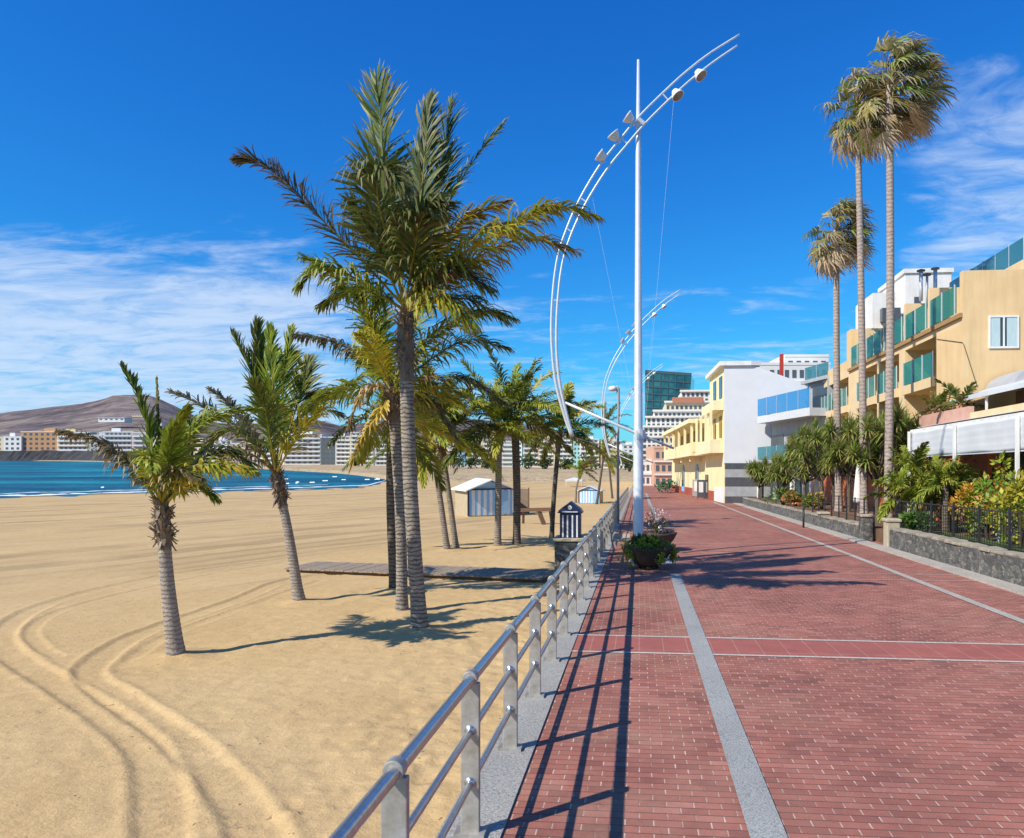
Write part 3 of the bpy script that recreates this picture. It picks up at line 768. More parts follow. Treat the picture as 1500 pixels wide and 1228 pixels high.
px_fronds(root, D, [
    ([(588, 445), (540, 392, -.2), (485, 335, -.4), (425, 275, -.5), (382, 240, -.5), (350, 233, -.5)], ((.1, .1, .04), BRN), dict(L=.5, hang=.25, tipc=BRN, n=84, flat=.9, plume=1.1, ragged=.02)),
    ([(590, 445, .3), (572, 330, .7), (560, 220, .9), (553, 114, 1)], G1, dict(L=1.0, flat=1.25, hang=.02, n=56, wind=.1)),
    ([(594, 445), (612, 330, .1), (622, 230, .2), (628, 148, .3)], (GRN, (.15, .14, .045)), dict(L=.75, flat=.8, hang=.15, n=56, tipc=(.3, .24, .1))),
    ([(596, 445, .3), (632, 330, .5), (648, 240, .7), (662, 155, .8)], (GRN, (.14, .16, .03)), dict(L=.8, flat=.9, hang=.2, n=56)),
    ([(596, 448, .5), (640, 335, .9), (684, 250, 1.2), (740, 178, 1.4)], G3, dict(L=.45, flat=.6, hang=.3, n=50, tipc=(.3, .24, .1))),
    ([(592, 445, -.4), (570, 360, -1.2), (553, 285, -1.8), (560, 252, -2.3), (590, 272, -2.8)], (GRN, (.15, .14, .045)), dict(L=.85, hang=1.1, tipc=(.3, .24, .1), n=56)),
    ([(598, 448, -.3), (630, 380, -.6), (678, 325, -.8), (740, 298, -.8)], (OLV, YLW), dict(L=.62, hang=.7, n=50)),
    ([(600, 450, -.6), (642, 395, -1.2), (745, 335, -1.8), (811, 305, -2), (874, 318, -2.1)], G5, dict(L=.6, hang=1.3, tipc=BRN, n=70)),
    ([(600, 455), (650, 408, -.1), (687, 384, -.2), (765, 350, -.2), (838, 368, -.2)], (OLV, YLW), dict(L=.72, hang=1.3, tipc=(.3, .24, .1), n=60)),
    ([(594, 445, -.5), (605, 380, -1.3), (618, 320, -1.9), (650, 300, -2.4)], (GRN, (.15, .14, .045)), dict(L=.8, hang=.8, n=50, tipc=(.3, .24, .1))),
    ([(590, 448, -.3), (560, 380, -.9), (535, 330, -1.2), (515, 300, -1.3)], (GRN, (.15, .14, .045)), dict(L=.7, hang=.6, n=48, tipc=(.3, .24, .1))),
    ([(588, 452, -.2), (545, 425, -.6), (505, 400, -.9), (468, 395, -1.1), (440, 418, -1.2)], (GRN, LIM), dict(L=.6, hang=1.1, tipc=YLW, n=46)),
    ([(598, 450, .2), (645, 395, .5), (690, 350, .7), (725, 330, .8), (752, 335, .9)], G5, dict(L=.55, hang=.9, tipc=(.3, .24, .1), n=46)),
    ([(598, 455, -.4), (625, 440, -1), (660, 445, -1.4), (690, 480, -1.6)], G5, dict(L=.6, hang=1.2, tipc=BRN, n=40)),
    ([(592, 446, .6), (585, 370, 1.3), (590, 310, 1.9), (604, 262, 2.3)], G1, dict(L=.8, hang=.3, n=48)),
    ([(597, 452, .6), (640, 440, 1.3), (690, 440, 1.7), (740, 470, 2)], G1, dict(L=.65, hang=1, n=44)),
    ([(590, 452, .6), (548, 430, 1.2), (510, 425, 1.6), (470, 450, 1.9)], G1, dict(L=.6, hang=1, n=44)),
    ([(596, 452, -.5), (628, 420, -1.0), (672, 402, -1.3), (715, 424, -1.5)], G4, dict(L=.66, hang=1.0, n=46)),
])
root, D, tp = coconut('coconut palm whose middle trunk is half hidden behind the tallest palm', (589, 895), (586, 740), (573, 570), .115, .11, boot=.6)
px_fronds(root, D, [
    ([(572, 572), (552, 505, -.3), (521, 442, -.6), (485, 402, -.7), (446, 377, -.8)], (GRN, LIM), dict(L=.62, hang=.9, n=54, tipc=OLV)),
    ([(572, 572, .3), (540, 530, .5), (500, 506, .6), (465, 496, .7), (432, 491, .8)], G4, dict(L=.5, hang=1.6, n=50, tipc=DRY)),
    ([(572, 572), (560, 520, -.4), (542, 470, -.6), (526, 428, -.7)], G5, dict(L=.5, hang=.6, n=40)),
    ([(572, 575), (556, 606, -.4), (530, 642, -.6), (512, 690, -.7)], (YLW, YLW), dict(L=.26, hang=.7, n=36, tipc=DRY)),
    ([(572, 574), (545, 566, -.2), (525, 588, -.3), (511, 625, -.3)], G6, dict(L=.32, hang=1, n=34, tipc=DRY)),
    ([(575, 572, .4), (640, 520, 1), (690, 498, 1.3), (745, 512, 1.5)], G1, dict(L=.62, hang=1, n=46)),
    ([(576, 572, -.3), (614, 508, -.5), (668, 468, -.6), (712, 457, -.6), (753, 468, -.6)], G3, dict(L=.55, hang=1.2, n=52)),
    ([(576, 575, -.3), (622, 556, -.7), (680, 556, -.9), (738, 590, -1)], (GRN, BRN), dict(L=.55, hang=1, n=46)),
    ([(574, 570, .2), (600, 500, .5), (620, 452, .8), (632, 420, 1)], G2, dict(L=.5, hang=.4, n=38)),
    ([(576, 574, .3), (610, 580, .5), (640, 600, .6), (668, 642, .6)], G4, dict(L=.5, hang=1, n=36)),
    ([(574, 572, .6), (560, 500, 1.2), (556, 450, 1.6), (540, 420, 1.9)], G1, dict(L=.55, hang=.4, n=36)),
])
auto_fronds(root, tp, 7, 2.2, 71, [G3, G2, G5], up=60, low=-20, leaf=.5, nl=34, wbias=.15)
root, D, tp = coconut('coconut palm with a dark slim trunk at the back left of the close group', (577, 864), (572, 740), (572, 612), .105, .095, TRUNKD, .4)
auto_fronds(root, tp, 12, 2.5, 5, [G5, G3, G2, G1], up=75, low=-40, leaf=.5, nl=34, wbias=.1)
PALMS = [('coconut palm with a pale trunk leaning left, left one of the leaning pair', (655, 805), (643, 720), (628, 630), .13, .115, TRUNK, 16, 3.4, 11, [G1, G3, G2, G5]),
         ('coconut palm with a pale trunk leaning left, right one of the leaning pair', (668, 803), (657, 720), (645, 640), .13, .11, TRUNK, 15, 3.2, 12, [G2, G1, G3, G5]),
         ('coconut palm with a mottled straight trunk right in front of the striped hut', (729, 801), (730, 720), (731, 628), .15, .14, TRUNK, 15, 2.9, 13, [G1, G3, G2]),
         ('coconut palm with a thick dark trunk and tall crown behind the striped hut', (757, 797), (757, 710), (754, 612), .17, .18, TRUNKD, 18, 3.4, 18, [G1, G2, G3, G5]),
         ('coconut palm with a thin dark trunk between the hut and the striped bin', (808, 788), (812, 720), (820, 632), .12, .12, TRUNKD, 15, 2.7, 15, [G1, G5, G1, G2]),
         ('small low coconut palm with yellow fronds beside the far blue hut', (843, 737), (845, 712), (852, 690), .12, .11, TRUNK, 9, 1.9, 16, [G5, G2, G1]),
         ('far coconut palm right of the far blue hut', (874, 739), (879, 705), (884, 668), .14, .12, TRUNKD, 12, 3.0, 20, [G4, G1, G5]),
         ('far tall coconut palm showing its crown behind the slim grey street lamp', (897, 730), (893, 690), (886, 622), .14, .13, TRUNKD, 12, 3.4, 22, [G1, G4, G1])]
for lab, ba, mi, to, r0, r1, m_, n, L, sd, cols in PALMS:
    root, D, tp = coconut(lab, ba, mi, to, r0 * .88, r1 * .88, m_, .7 if D < 40 else .4)
    auto_fronds(root, tp, n, L, sd, cols, leaf=.55 if L > 2.5 else .42, wid=.045, nl=34, wbias=.22, up=82, low=-28, droop=1.05)

# ------------------------------------------------------------------ fan palms
def fan_leaf(b, p, d, pet, rad, ca, cb, dead, rnd):
    d = d.normalized(); q = p.copy(); pts = [q.copy()]; dd = d.copy()
    for k in range(4):
        q = q + dd * pet / 4; pts.append(q.copy()); dd = (dd + V((0, 0, -.16)) + WIND * .20).normalized()
    b.cur = lerp(YLW, BRN, .5 + .4 * rnd.random()) if not dead else BRN
    b.tube(pts, [.025, .022, .02, .018, .015], 4)
    T = dd; S = T.cross(V((0, 0, 1))); S = S.normalized() if S.length > .1 else V((1, 0, 0)); Nn = S.cross(T)
    tw = rnd.uniform(-.6, .6); S, Nn = S * math.cos(tw) + Nn * math.sin(tw), Nn * math.cos(tw) - S * math.sin(tw)
    ns = 15
    for k in range(ns):
        a = R(-85 + 170 * k / (ns - 1)) + rnd.uniform(-.09, .09)
        e = (T * math.cos(a) + S * math.sin(a) + Nn * .18 * abs(math.sin(a))).normalized()
        l = rad * (.72 + .28 * math.cos(a * .8)) * rnd.uniform(.85, 1.15)
        p1 = q + e * l * .5
        e2 = (e + V((0, 0, -.5)) * rnd.uniform(.3, 1.5) + WIND * .8 * rnd.uniform(.3, 1.4)).normalized(); p2 = p1 + e2 * l * .32
        e3 = (e2 + V((0, 0, -1)) * rnd.uniform(.5, 1.7) + WIND * .8 * rnd.uniform(0, 1.4)).normalized(); p3 = p2 + e3 * l * .32
        wn = e.cross(Nn).normalized(); w_ = 2 * math.tan(R(200 / ns / 2)) * l * .5
        c0 = lerp(ca, cb, rnd.random()); c1 = lerp(c0, DRY if not dead else BRN, rnd.uniform(.05, .5)); c2 = lerp(c0, DRY, rnd.uniform(.4, 1))
        vs = [q - wn * .012, q + wn * .012, p1 - wn * w_ * .38, p1 + wn * w_ * .38, p2 - wn * w_ * .22, p2 + wn * w_ * .22, p3]
        b.add(vs, [(0, 1, 3, 2), (2, 3, 5, 4), (4, 5, 6)], [c0, c0, c0, c0, c1, c1, c2])
def fan_palm(label, base, top, r0, r1, seed, nl, pet, rad, bend, rough_top=0):
    rnd = random.Random(seed)
    root = thing('fan_palm', label, 'palm tree', base, group='tall fan palms behind the stone wall')
    md = (base + top) / 2 + V((bend, 0, 0))
    trunk(root, [base, md, top], r0, r1, 1.35, TRUNKF, 14, .3, .012)
    b = MB(); dd = MB()
    for i in range(nl):
        a = i * 2.39996 + rnd.uniform(-.3, .3)
        t = (i + .5) / nl; el = R(88 - 128 * t ** .9 + rnd.uniform(-10, 10))
        d = V((math.cos(a) * math.cos(el), math.sin(a) * math.cos(el), math.sin(el)))
        d = (d + V((.30, .1, .05)) * rnd.random()).normalized()
        dead = t > .82
        cA, cB = ((GRN, OLV), (OLV, (.45, .36, .12)), ((.16, .24, .04), LIM), ((.55, .42, .2), OLV))[rnd.choice((0, 1, 1, 2, 3, 3))] if not dead else ((.5, .37, .22), (.58, .44, .28))
        fan_leaf(dd if dead else b, top + V((0, 0, .2 - .95 * t)), d, pet * rnd.uniform(.7, 1.15), rad * rnd.uniform(.8, 1.15), cA, cB, dead, rnd)
    b.build('crown', LEAF, root, fix=False); dd.build('dead_leaves', LEAF, root, fix=False)
    if rough_top: boots(root, top - V((0, 0, .1)), V((0, 0, 1)), rough_top, r1 * 1.3, 46, spread=1.1)
    return root
def garden(px, X, z=.45):
    r = ray(px, 700); t = X / r.x; y = r.y * t
    return P(X, y, z), t
def fp(label, px, X, toppx, topy, *a, **k):
    bq, t = garden(px, X)
    fan_palm(label, bq, at(toppx, topy, t), *a, **k)
fp('shortest fan palm with green crown, leftmost of the three tall ones', 1229, 10.2, 1225, 338, .19, .14, 3, 76, 1.15, .98, -.05, rough_top=1.6)
fp('fan palm with the slimmest trunk and narrow tan crown, between the other two tall ones', 1266, 9.9, 1256, 160, .17, .12, 4, 76, 1.0, .88, .03, rough_top=.9)
fp('tallest fan palm with the widest windblown crown, rightmost of the three', 1301, 10.3, 1303, 126, .18, .135, 6, 96, 1.35, 1.0, .06)

# ------------------------------------------------------------------ street lamps
LD = 20.0
lbase = on_prom(935, 694 + H * F / LD)
LG = 'arched promenade lamps'
lamp = thing('street_lamp', 'nearest tall white lamp mast with a bowed twin-tube arm, rising behind the flower bowl', 'street lamp', lbase, group=LG)
def L_(px, py, o=0): return at(px, py, LD + o)
ptop = L_(938, 88)
b = MB(); zt = ptop.z
hs = [0, .05, 3.4, 3.45, zt - lbase.z - 2.6, zt - lbase.z]
b.tube([lbase + V((0, 0, h)) for h in hs], [.15, .145, .135, .12, .075, .035], 16).build('mast', GALV, lamp, True)
MB().tube([lbase - V((0, 0, .1)), lbase + V((0, 0, .04))], .24, 16).build('base_plate', GALV, lamp)
A1 = [(838, 640), (826, 606), (814, 560), (808, 500), (809, 440), (816, 380), (830, 335), (850, 290), (880, 240), (910, 202), (935, 172), (970, 137), (1005, 105), (1040, 78), (1083, 51)]
A2 = [(839, 640), (829, 604), (819, 555), (815, 500), (817, 440), (824, 384), (838, 340), (859, 296), (889, 248), (919, 211), (945, 181), (979, 147), (1013, 116), (1045, 91), (1080, 67)]
for pts, nm, sg in ((A1, 'arched_tube', -.12), (A2, 'arched_tube', -.12)):
    c = curve([L_(x, y, sg) for x, y in pts], 60)
    MB().tube(c, [.028 + .022 * max(0, 1 - i / 22) for i in range(61)], 8).build(nm, GALV, lamp, True)
for i in (2, 4, 6, 7, 9, 11):
    MB().beam(L_(*A1[i], -.12), L_(*A2[i], -.12), .03, .03).build('spacer', GALV, lamp)
b = MB(); b.tube([L_(935, 174, -.2), L_(944, 182, -.2)], .06, 8); b.tube([L_(938, 176, -.2), L_(938, 176, 0.06)], .05, 8); b.build('clamp', GALV, lamp)
MB().tube([L_(828, 590, -.12), L_(937, 637, 0), L_(987, 657, .1)], [.035, .04, .03], 8).build('strut', GALV, lamp, True)
MB().tube([L_(937, 630, 0), L_(937, 644, 0)], .16, 12).build('strut_collar', GALV, lamp)
for a_, b_ in (((987, 146), (946, 610)), ((868, 290), (930, 600)), ((838, 640), (930, 668))):
    MB().tube([L_(*a_, -.12), L_(*b_, -.05)], .0028, 4).build('cable', GALV, lamp)
def flood(px, py, tx, tz, s=1.0, up=False):
    c = L_(px, py, -.16); d = V((tx, -.25, tz)).normalized()
    M = Matrix.Translation(c) @ d.to_track_quat('Z', 'Y').to_matrix().to_4x4()
    b = MB(); b.lathe([(.03, -.2 * s), (.1 * s, -.19 * s), (.15 * s, -.1 * s), (.21 * s, .02), (.225 * s, .05), (.21 * s, .055)], 14, M)
    o = b.build('floodlight', WHITE, lamp, True)
    b = MB(); b.lathe([(.2 * s, .05), (.19 * s, .062), (.02, .075)], 14, M); b.build('lens', LAMPG, o)
    return c
for (px, py, tx, tz, ax) in ((879, 228, -.8, .55, (886, 238)), (899, 198, -.6, .75, (909, 209)), (920, 172, -.8, .55, (930, 184)), (992, 139, .5, -.85, (985, 136)), (1026, 110, .55, -.8, (1018, 106))):
    c = flood(px, py, tx, tz, .8)
    MB().beam(c, L_(ax[0], ax[1], -.12), .05, .05).build('bracket', GALV, lamp)
for d_, lb in ((47.5, 'second tall lamp mast with bowed arm, mostly hidden behind the nearest mast'), (79, 'farthest tall lamp mast with bowed arm, its tip near the glass tower')):
    o = copy_tree(lamp); y_ = lbase.y * d_ / LD; o.location = P(-.06, y_, 0); tag(o, lb)
sp = P(-1.0, 35, 0)
sl_ = thing('slim_lamp', 'slim grey lamp post with one white head beside the far railing', 'street lamp', sp)
b = MB(); hh = 6.4
b.tube([sp, sp + V((0, 0, 4.4)), sp + V((.03, 0, 5.6)), sp + V((.0, 0, hh)), sp + V((-.1, 0, hh + .12))], [.07, .06, .06, .09, .07], 10).build('pole', CONC, sl_, True)
b = MB(); b.lathe([(.03, -.12), (.16, -.1), (.22, 0), (.18, .1), (.05, .14)], 12, Matrix.Translation(sp + V((-.24, 0, hh)))); b.build('lamp_head', WHITE, sl_, True)

# ------------------------------------------------------------------ planters, bench, bin
def leaf_cloud(b, c, rx, ry, rz, n, size, cols, rnd, clumps=9, flow=None, narrow=.45):
    cs = [(V((rnd.gauss(0, .42) * rx, rnd.gauss(0, .42) * ry, rnd.gauss(0, .38) * rz)), rnd.uniform(.28, .5), rnd.choice(cols)) for _ in range(clumps)]
    for i in range(n):
        o, rr, cc = rnd.choice(cs)
        d = V((rnd.gauss(0, 1), rnd.gauss(0, 1), rnd.gauss(0, 1))).normalized()
        q = o + V((d.x * rx, d.y * ry, d.z * rz)) * rr * rnd.uniform(.6, 1)
        q = c + q
        if flow: cc = flow(rnd, q - c, cc)
        a = (d + V((rnd.uniform(-.6, .6), rnd.uniform(-.6, .6), rnd.uniform(-.3, .7)))).normalized()
        s = a.cross(V((rnd.uniform(-1, 1), rnd.uniform(-1, 1), rnd.uniform(-1, 1))))
        if s.length < .05: continue
        s.normalize(); L = size * rnd.uniform(.6, 1.3); k = rnd.uniform(.75, 1.25); col = tuple(x * k for x in cc)
        b.add([q, q + a * L * .5 + s * L * narrow * .5, q + a * L, q + a * L * .5 - s * L * narrow * .5], [(0, 1, 2, 3)], [col] * 4)
bq = on_prom(950, 833)
def planter(loc, label, s=1.0):
    r = thing('flower_bowl', label, 'planter', loc, group='bowl planters by the lamp mast')
    b = MB(); prof = [(.12, .06), (.24, .06), (.36, .16), (.5, .34), (.585, .5), (.61, .56), (.56, .57), (.53, .5), (.3, .44)]
    n = 24; vs = []
    for rr, z in prof:
        for k in range(n):
            f = 1 + .035 * math.cos(k * math.pi); vs.append(loc + V((rr * s * f * math.cos(2 * math.pi * k / n), rr * s * f * math.sin(2 * math.pi * k / n), z * s)))
    b.add(vs, [(i * n + k, i * n + (k + 1) % n, (i + 1) * n + (k + 1) % n, (i + 1) * n + k) for i in range(len(prof) - 1) for k in range(n)] + [tuple(range(n)), tuple((len(prof) - 1) * n + k for k in range(n))])
    b.build('bowl', BOWL, r, True)
    for k in range(3):
        a = k * 2.1 - 1.6
        MB().tube([loc + V((.2 * math.cos(a), .2 * math.sin(a), .1)) * s, loc + V((.27 * math.cos(a), .27 * math.sin(a), -.005)) * s], [.06 * s, .045 * s], 8).build('foot', BOWL, r, True)
    return r
planter(bq, 'dark fluted clay bowl planter on the paving in front of the lamp mast')
rnd = random.Random(3)
b = MB(); c = bq + V((0, 0, .62))
leaf_cloud(b, c + V((0, 0, .03)), .56, .52, .11, 1100, .09, [GRN, (.15, .24, .03), LIM, (.4, .38, .07)], rnd, 9)
leaf_cloud(b, c + V((-.1, -.1, .06)), .24, .24, .1, 240, .14, [GRN, (.05, .11, .02)], rnd, 6)
for k in range(10):      # runners hanging over the rim
    a = rnd.uniform(0, 6.28)
    leaf_cloud(b, c + V((.58 * math.cos(a), .58 * math.sin(a), -.2)), .14, .14, .24, 130, .085, [LIM, (.45, .4, .06), (.3, .32, .05)], rnd, 4)
for k in range(5):
    leaf_cloud(b, c + V((rnd.uniform(.1, .4), rnd.uniform(-.4, 0), .02)), .08, .08, .06, 30, .06, [(.45, .06, .05), (.5, .12, .08)], rnd, 2)
o = b.build('bedding_plant', LEAF, None, fix=False)
o.data.transform(Matrix.Translation(-bq)); o.location = bq
tag(o, 'yellow green trailing bedding plant filling the bowl in front of the lamp mast', 'plant')
b2 = P(.55, 23.0)
planter(b2, 'dark clay bowl planter behind the lamp mast, mostly hidden by the front bowl', 1.0)
b = MB(); c = b2 + V((0, 0, .95))
leaf_cloud(b, c - V((0, 0, .15)), .36, .34, .3, 260, .1, [OLV, (.12, .1, .06), GRN], rnd, 8)
leaf_cloud(b, c + V((0, -.1, .1)), .34, .32, .42, 150, .08, [(.62, .5, .52), (.6, .42, .46), (.7, .62, .6)], rnd, 9)
for k in range(12):
    a = rnd.uniform(0, 6.28); e = V((math.cos(a) * .3, math.sin(a) * .3, rnd.uniform(.5, .95)))
    b.cur = (.2, .16, .1); b.tube([b2 + V((0, 0, .5)), b2 + V((0, 0, .5)) + e * .6, b2 + V((0, 0, .5)) + e], [.012, .009, .004], 4)
o = b.build('flowering_plant', LEAF, None, fix=False); o.data.transform(Matrix.Translation(-b2)); o.location = b2
tag(o, 'pale pink flowering plant in the bowl behind the lamp mast', 'plant')
bb = P(-.52, 22.6)
bench = thing('bench', 'pale slatted wooden bench beside the railing behind the flower bowl', 'bench', bb)
for k in range(4): MB().cbox(bb + V((-.2 + .13 * k, 0, .44)), (.105, 1.7, .035)).build('seat_slat', YPLANK, bench, bev=.006)
for k in range(3): MB().cbox(bb + V((-.3 - .03 * k, 0, .56 + .12 * k)), (.03, 1.7, .09)).build('back_slat', YPLANK, bench, bev=.006)
for s_ in (-.65, .65):
    b = MB(); b.beam(bb + V((.2, s_, 0)), bb + V((.2, s_, .42)), .05, .05); b.beam(bb + V((-.22, s_, 0)), bb + V((-.36, s_, .86)), .05, .05); b.beam(bb + V((.22, s_, .4)), bb + V((-.27, s_, .4)), .05, .04); b.build('leg', POST_STEEL, bench)

# stone block and striped bin beside the railing
q = at(836, 787, 21.0); sx0 = q.x; sy0 = q.y
zs = sandz(sx0, sy0)
STONEW = None
m, nt, bs, out = newmat('volcanic_masonry'); STONEW = m
vec0 = tco(nt, 'Object', (1, 1, 1.6))
wn_ = node(nt, 'ShaderNodeTexNoise'); wn_.inputs['Scale'].default_value = 6; wn_.inputs['Detail'].default_value = 4; nt.links.new(vec0, wn_.inputs['Vector'])
vm_ = node(nt, 'ShaderNodeVectorMath', operation='MULTIPLY_ADD'); nt.links.new(wn_.outputs['Color'], vm_.inputs[0]); vm_.inputs[1].default_value = (.22, .22, .22); nt.links.new(vec0, vm_.inputs[2]); vec = vm_.outputs[0]
vo = node(nt, 'ShaderNodeTexVoronoi', feature='DISTANCE_TO_EDGE'); vo.inputs['Scale'].default_value = 6.5; nt.links.new(vec, vo.inputs['Vector'])
vc = node(nt, 'ShaderNodeTexVoronoi'); vc.inputs['Scale'].default_value = 6.5; nt.links.new(vec, vc.inputs['Vector'])
sp3 = node(nt, 'ShaderNodeSeparateColor'); nt.links.new(vc.outputs['Color'], sp3.inputs[0])
colr = ramp(nt, sp3.outputs[0], [(0, (.07, .07, .068)), (.5, (.12, .118, .11)), (.85, (.18, .168, .148)), (1, (.28, .25, .2))])
colr = mixc(nt, .8, colr, ramp(nt, noise(nt, vec0, 25, 6, .7), [(.3, (.45, .45, .45)), (.7, (1.5, 1.5, 1.45))]), 'MULTIPLY')
edge = ramp(nt, vo.outputs[0], [(0.02, (1, 1, 1)), (.07, (0, 0, 0))])
nt.links.new(mixc(nt, mth(nt, 'MULTIPLY', edge, .45), colr, (.17, .155, .13)), bs.inputs['Base Color']); bs.inputs['Roughness'].default_value = .95
bump(nt, bs, mth(nt, 'ADD', mth(nt, 'MULTIPLY', edge, -.8), noise(nt, vec, 18)), .8, .03)
blk = thing('stone_block', 'rough grey stone block beside the railing carrying the striped bin', 'stone block', V((sx0, sy0, zs)))
b = MB(); b.box(sx0 - .42, sx0 + .5, sy0 - .4, sy0 + .55, zs - .2, q.z - .08); b.build('masonry', STONEW, blk, bev=.03)
b = MB(); b.box(sx0 - .46, sx0 + .54, sy0 - .44, sy0 + .59, q.z - .08, q.z); b.build('capstone', CREAMST, blk, bev=.015)
bin_ = thing('litter_bin', 'navy and white striped litter bin shaped like a little beach hut', 'litter bin', V((sx0, sy0, q.z)))
cb = V((sx0, sy0, q.z))
MB().cbox(cb + V((0, 0, .36)), (.58, .46, .72)).build('body', NAVY, bin_, bev=.02)
for xx in (-.2, -.07, .07, .2):
    if abs(xx) < .1 or xx > 0 or True: MB().cbox(cb + V((xx, -.234, .33)), (.04, .012, .62)).build('white_stripe', WHITE, bin_)
b = MB(); b.vprism([(-.36, .70), (.36, .70), (.3, .80), (0, 1.02), (-.3, .80)], lambda a, z: cb + V((a, -.27, z)), lambda a, z: cb + V((a, .27, z))); b.build('roof', NAVY, bin_, bev=.012)
MB().tube([cb + V((0, -.285, .86)), cb + V((0, -.268, .86))], .06, 14).build('emblem', WHITE, bin_)
MB().cbox(cb + V((0, -.275, .74)), (.44, .02, .03)).build('rain_lip', GALV, bin_)

# boardwalk
bw_a, bw_b = on_sand(440, 834)[0], on_sand(812, 849)[0]
bwd = (bw_b - bw_a); bwd.z = 0; bwl = bwd.length; bwd.normalize(); bws = V((-bwd.y, bwd.x, 0))
bw = thing('boardwalk', 'narrow grey plank boardwalk laid across the sand to the railing', 'boardwalk', bw_a)
MBp = MB(); nP = int(bwl / .16)
def bwz(s): q = bw_a + bwd * s; return sandz(q.x, q.y)
for i in range(nP):
    s0 = i * .16; q = bw_a + bwd * (s0 + .075); q.z = bwz(s0) + .12 + random.uniform(-.006, .006)
    M_ = Matrix.Rotation(math.atan2(bwd.y, bwd.x), 4, 'Z')
    MBp.cbox(q, (.145, 1.5 + random.uniform(-.03, .03), .04), math.atan2(bwd.y, bwd.x))
MBp.build('planks', PLANK, bw)
for sg in (-.6, .6):
    b = MB()
    for i in range(8):
        s0, s1 = bwl * i / 8, bwl * (i + 1) / 8
        a_, c_ = bw_a + bwd * s0 + bws * sg, bw_a + bwd * s1 + bws * sg; a_.z = bwz(s0) + .04; c_.z = bwz(s1) + .04
        b.beam(a_, c_, .07, .12)
    b.build('joist', WOOD, bw)

# ------------------------------------------------------------------ beach huts
def hut(loc, rz, label, W=3.3, Dp=3.0, eave=1.8, ridge=2.4):
    r = thing('beach_hut', label, 'beach hut', loc, rz, group='striped beach huts')
    def lp(b, name, m, par=r, bev=0): return b.build(name, m, par, bev=bev, local=True)
    b = MB(); b.box(-W / 2 + .03, W / 2 - .03, .06, Dp, -.3, eave); lp(b, 'wall', CREAM)
    b = MB(); b.vprism([(-W / 2 + .03, eave), (W / 2 - .03, eave), (0, ridge - .08)], lambda a, z: (a, .06, z), lambda a, z: (a, Dp, z)); lp(b, 'gable', BLUEW)
    n = 15; wd = (W - .06) / n
    for k in range(n):
        b = MB(); x0 = -W / 2 + .03 + k * wd
        b.box(x0, x0 + wd - .004, .0 if k % 2 else .01, .058, 0, eave - .02)
        lp(b, 'stripe_board', WHITE if k % 2 else BLUEP)
    for sg in (-1, 1):
        b = MB(); b.vprism([(0, ridge), (sg * (W / 2 + .25), eave - .12), (sg * (W / 2 + .25), eave - .04), (0, ridge + .09)], lambda a, z: (a, -.25, z), lambda a, z: (a, Dp + .2, z)); lp(b, 'roof_slope', WHITE)
    b = MB(); b.cbox((0, -.01, eave), (W, .05, .1)); lp(b, 'fascia', NAVY)
    b = MB(); b.cbox((-W / 2, .0, eave / 2), (.1, .1, eave)); lp(b, 'corner_post', NAVY)
    b = MB(); b.cbox((W * .28, -.02, .85), (.7, .03, 1.6)); d_ = lp(b, 'door', BLUEW); b = MB(); b.cbox((W * .28 - .27, -.045, .85), (.04, .03, .14)); lp(b, 'handle', GALV, d_)
    return r
hp, hd = on_sand(686, 757)
fl = V((hp.x, hp.y, 0)) + V((math.cos(R(32)), math.sin(R(32)), 0)) * 1.65
h1 = hut(V((fl.x, fl.y, sandz(fl.x, fl.y) + .05)), R(32), 'nearer beach hut with blue and white striped front and white roof behind the palms')
hp2, _ = on_sand(863, 738)
h2 = copy_tree(h1); h2.location = hp2 + V((0, 0, .05)); h2.rotation_euler = (0, 0, R(-8)); h2.scale = (.62, .62, .68)
tag(h2, 'small pale blue striped beach hut far along the sand')
q, _ = on_sand(764, 752)
o = thing('wooden_screen', 'plain tan wooden screen standing just right of the striped hut', 'screen', q)
MB().cbox(q + V((0, .3, .9)), (1.05, .06, 1.8)).build('panel', mat('tan_board', (.3, .22, .15), (.24, .17, .11), .8, 3, .1), o)
for s_ in (-.5, .5): MB().cbox(q + V((s_, .24, .9)), (.08, .08, 1.95)).build('post', WOOD, o)
q, _ = on_sand(785, 768)
o = thing('wooden_trestle', 'low dark brown wooden trestle with a leaning leg on sand near the hut', 'trestle', q)
MB().beam(q + V((-1.0, .2, .78)), q + V((.95, .2, .84)), .3, .2).build('beam', WOOD, o)
MB().beam(q + V((.5, -.25, 0)), q + V((.12, .2, .78)), .28, .08).build('leg', WOOD, o)
MB().beam(q + V((-.8, .45, 0)), q + V((-.75, .2, .72)), .14, .08).build('leg', WOOD, o)
MB().beam(q + V((.85, .5, 0)), q + V((.8, .2, .74)), .14, .08).build('leg', WOOD, o)
q, td = on_sand(841, 713)
o = thing('canopy_tent', 'low white canopy tent far out on the sand', 'tent', q)
b = MB(); M_ = Matrix.Translation(q)
b.add([q + V(p) for p in ((-1.7, -1.4, 1.35), (1.7, -1.4, 1.35), (1.7, 1.4, 1.35), (-1.7, 1.4, 1.35), (0, 0, 1.85), (-1.7, -1.4, 1.05), (1.7, -1.4, 1.05), (1.7, 1.4, 1.05), (-1.7, 1.4, 1.05))],
      [(0, 1, 4), (1, 2, 4), (2, 3, 4), (3, 0, 4), (0, 5, 6, 1), (1, 6, 7, 2), (2, 7, 8, 3), (3, 8, 5, 0)]); b.build('canopy', CANVAS, o, fix=False)
for x in (-1.6, 1.6):
    for y in (-1.3, 1.3): MB().beam(q + V((x, y, -.1)), q + V((x, y, 1.3)), .06, .06).build('leg', GALV, o)

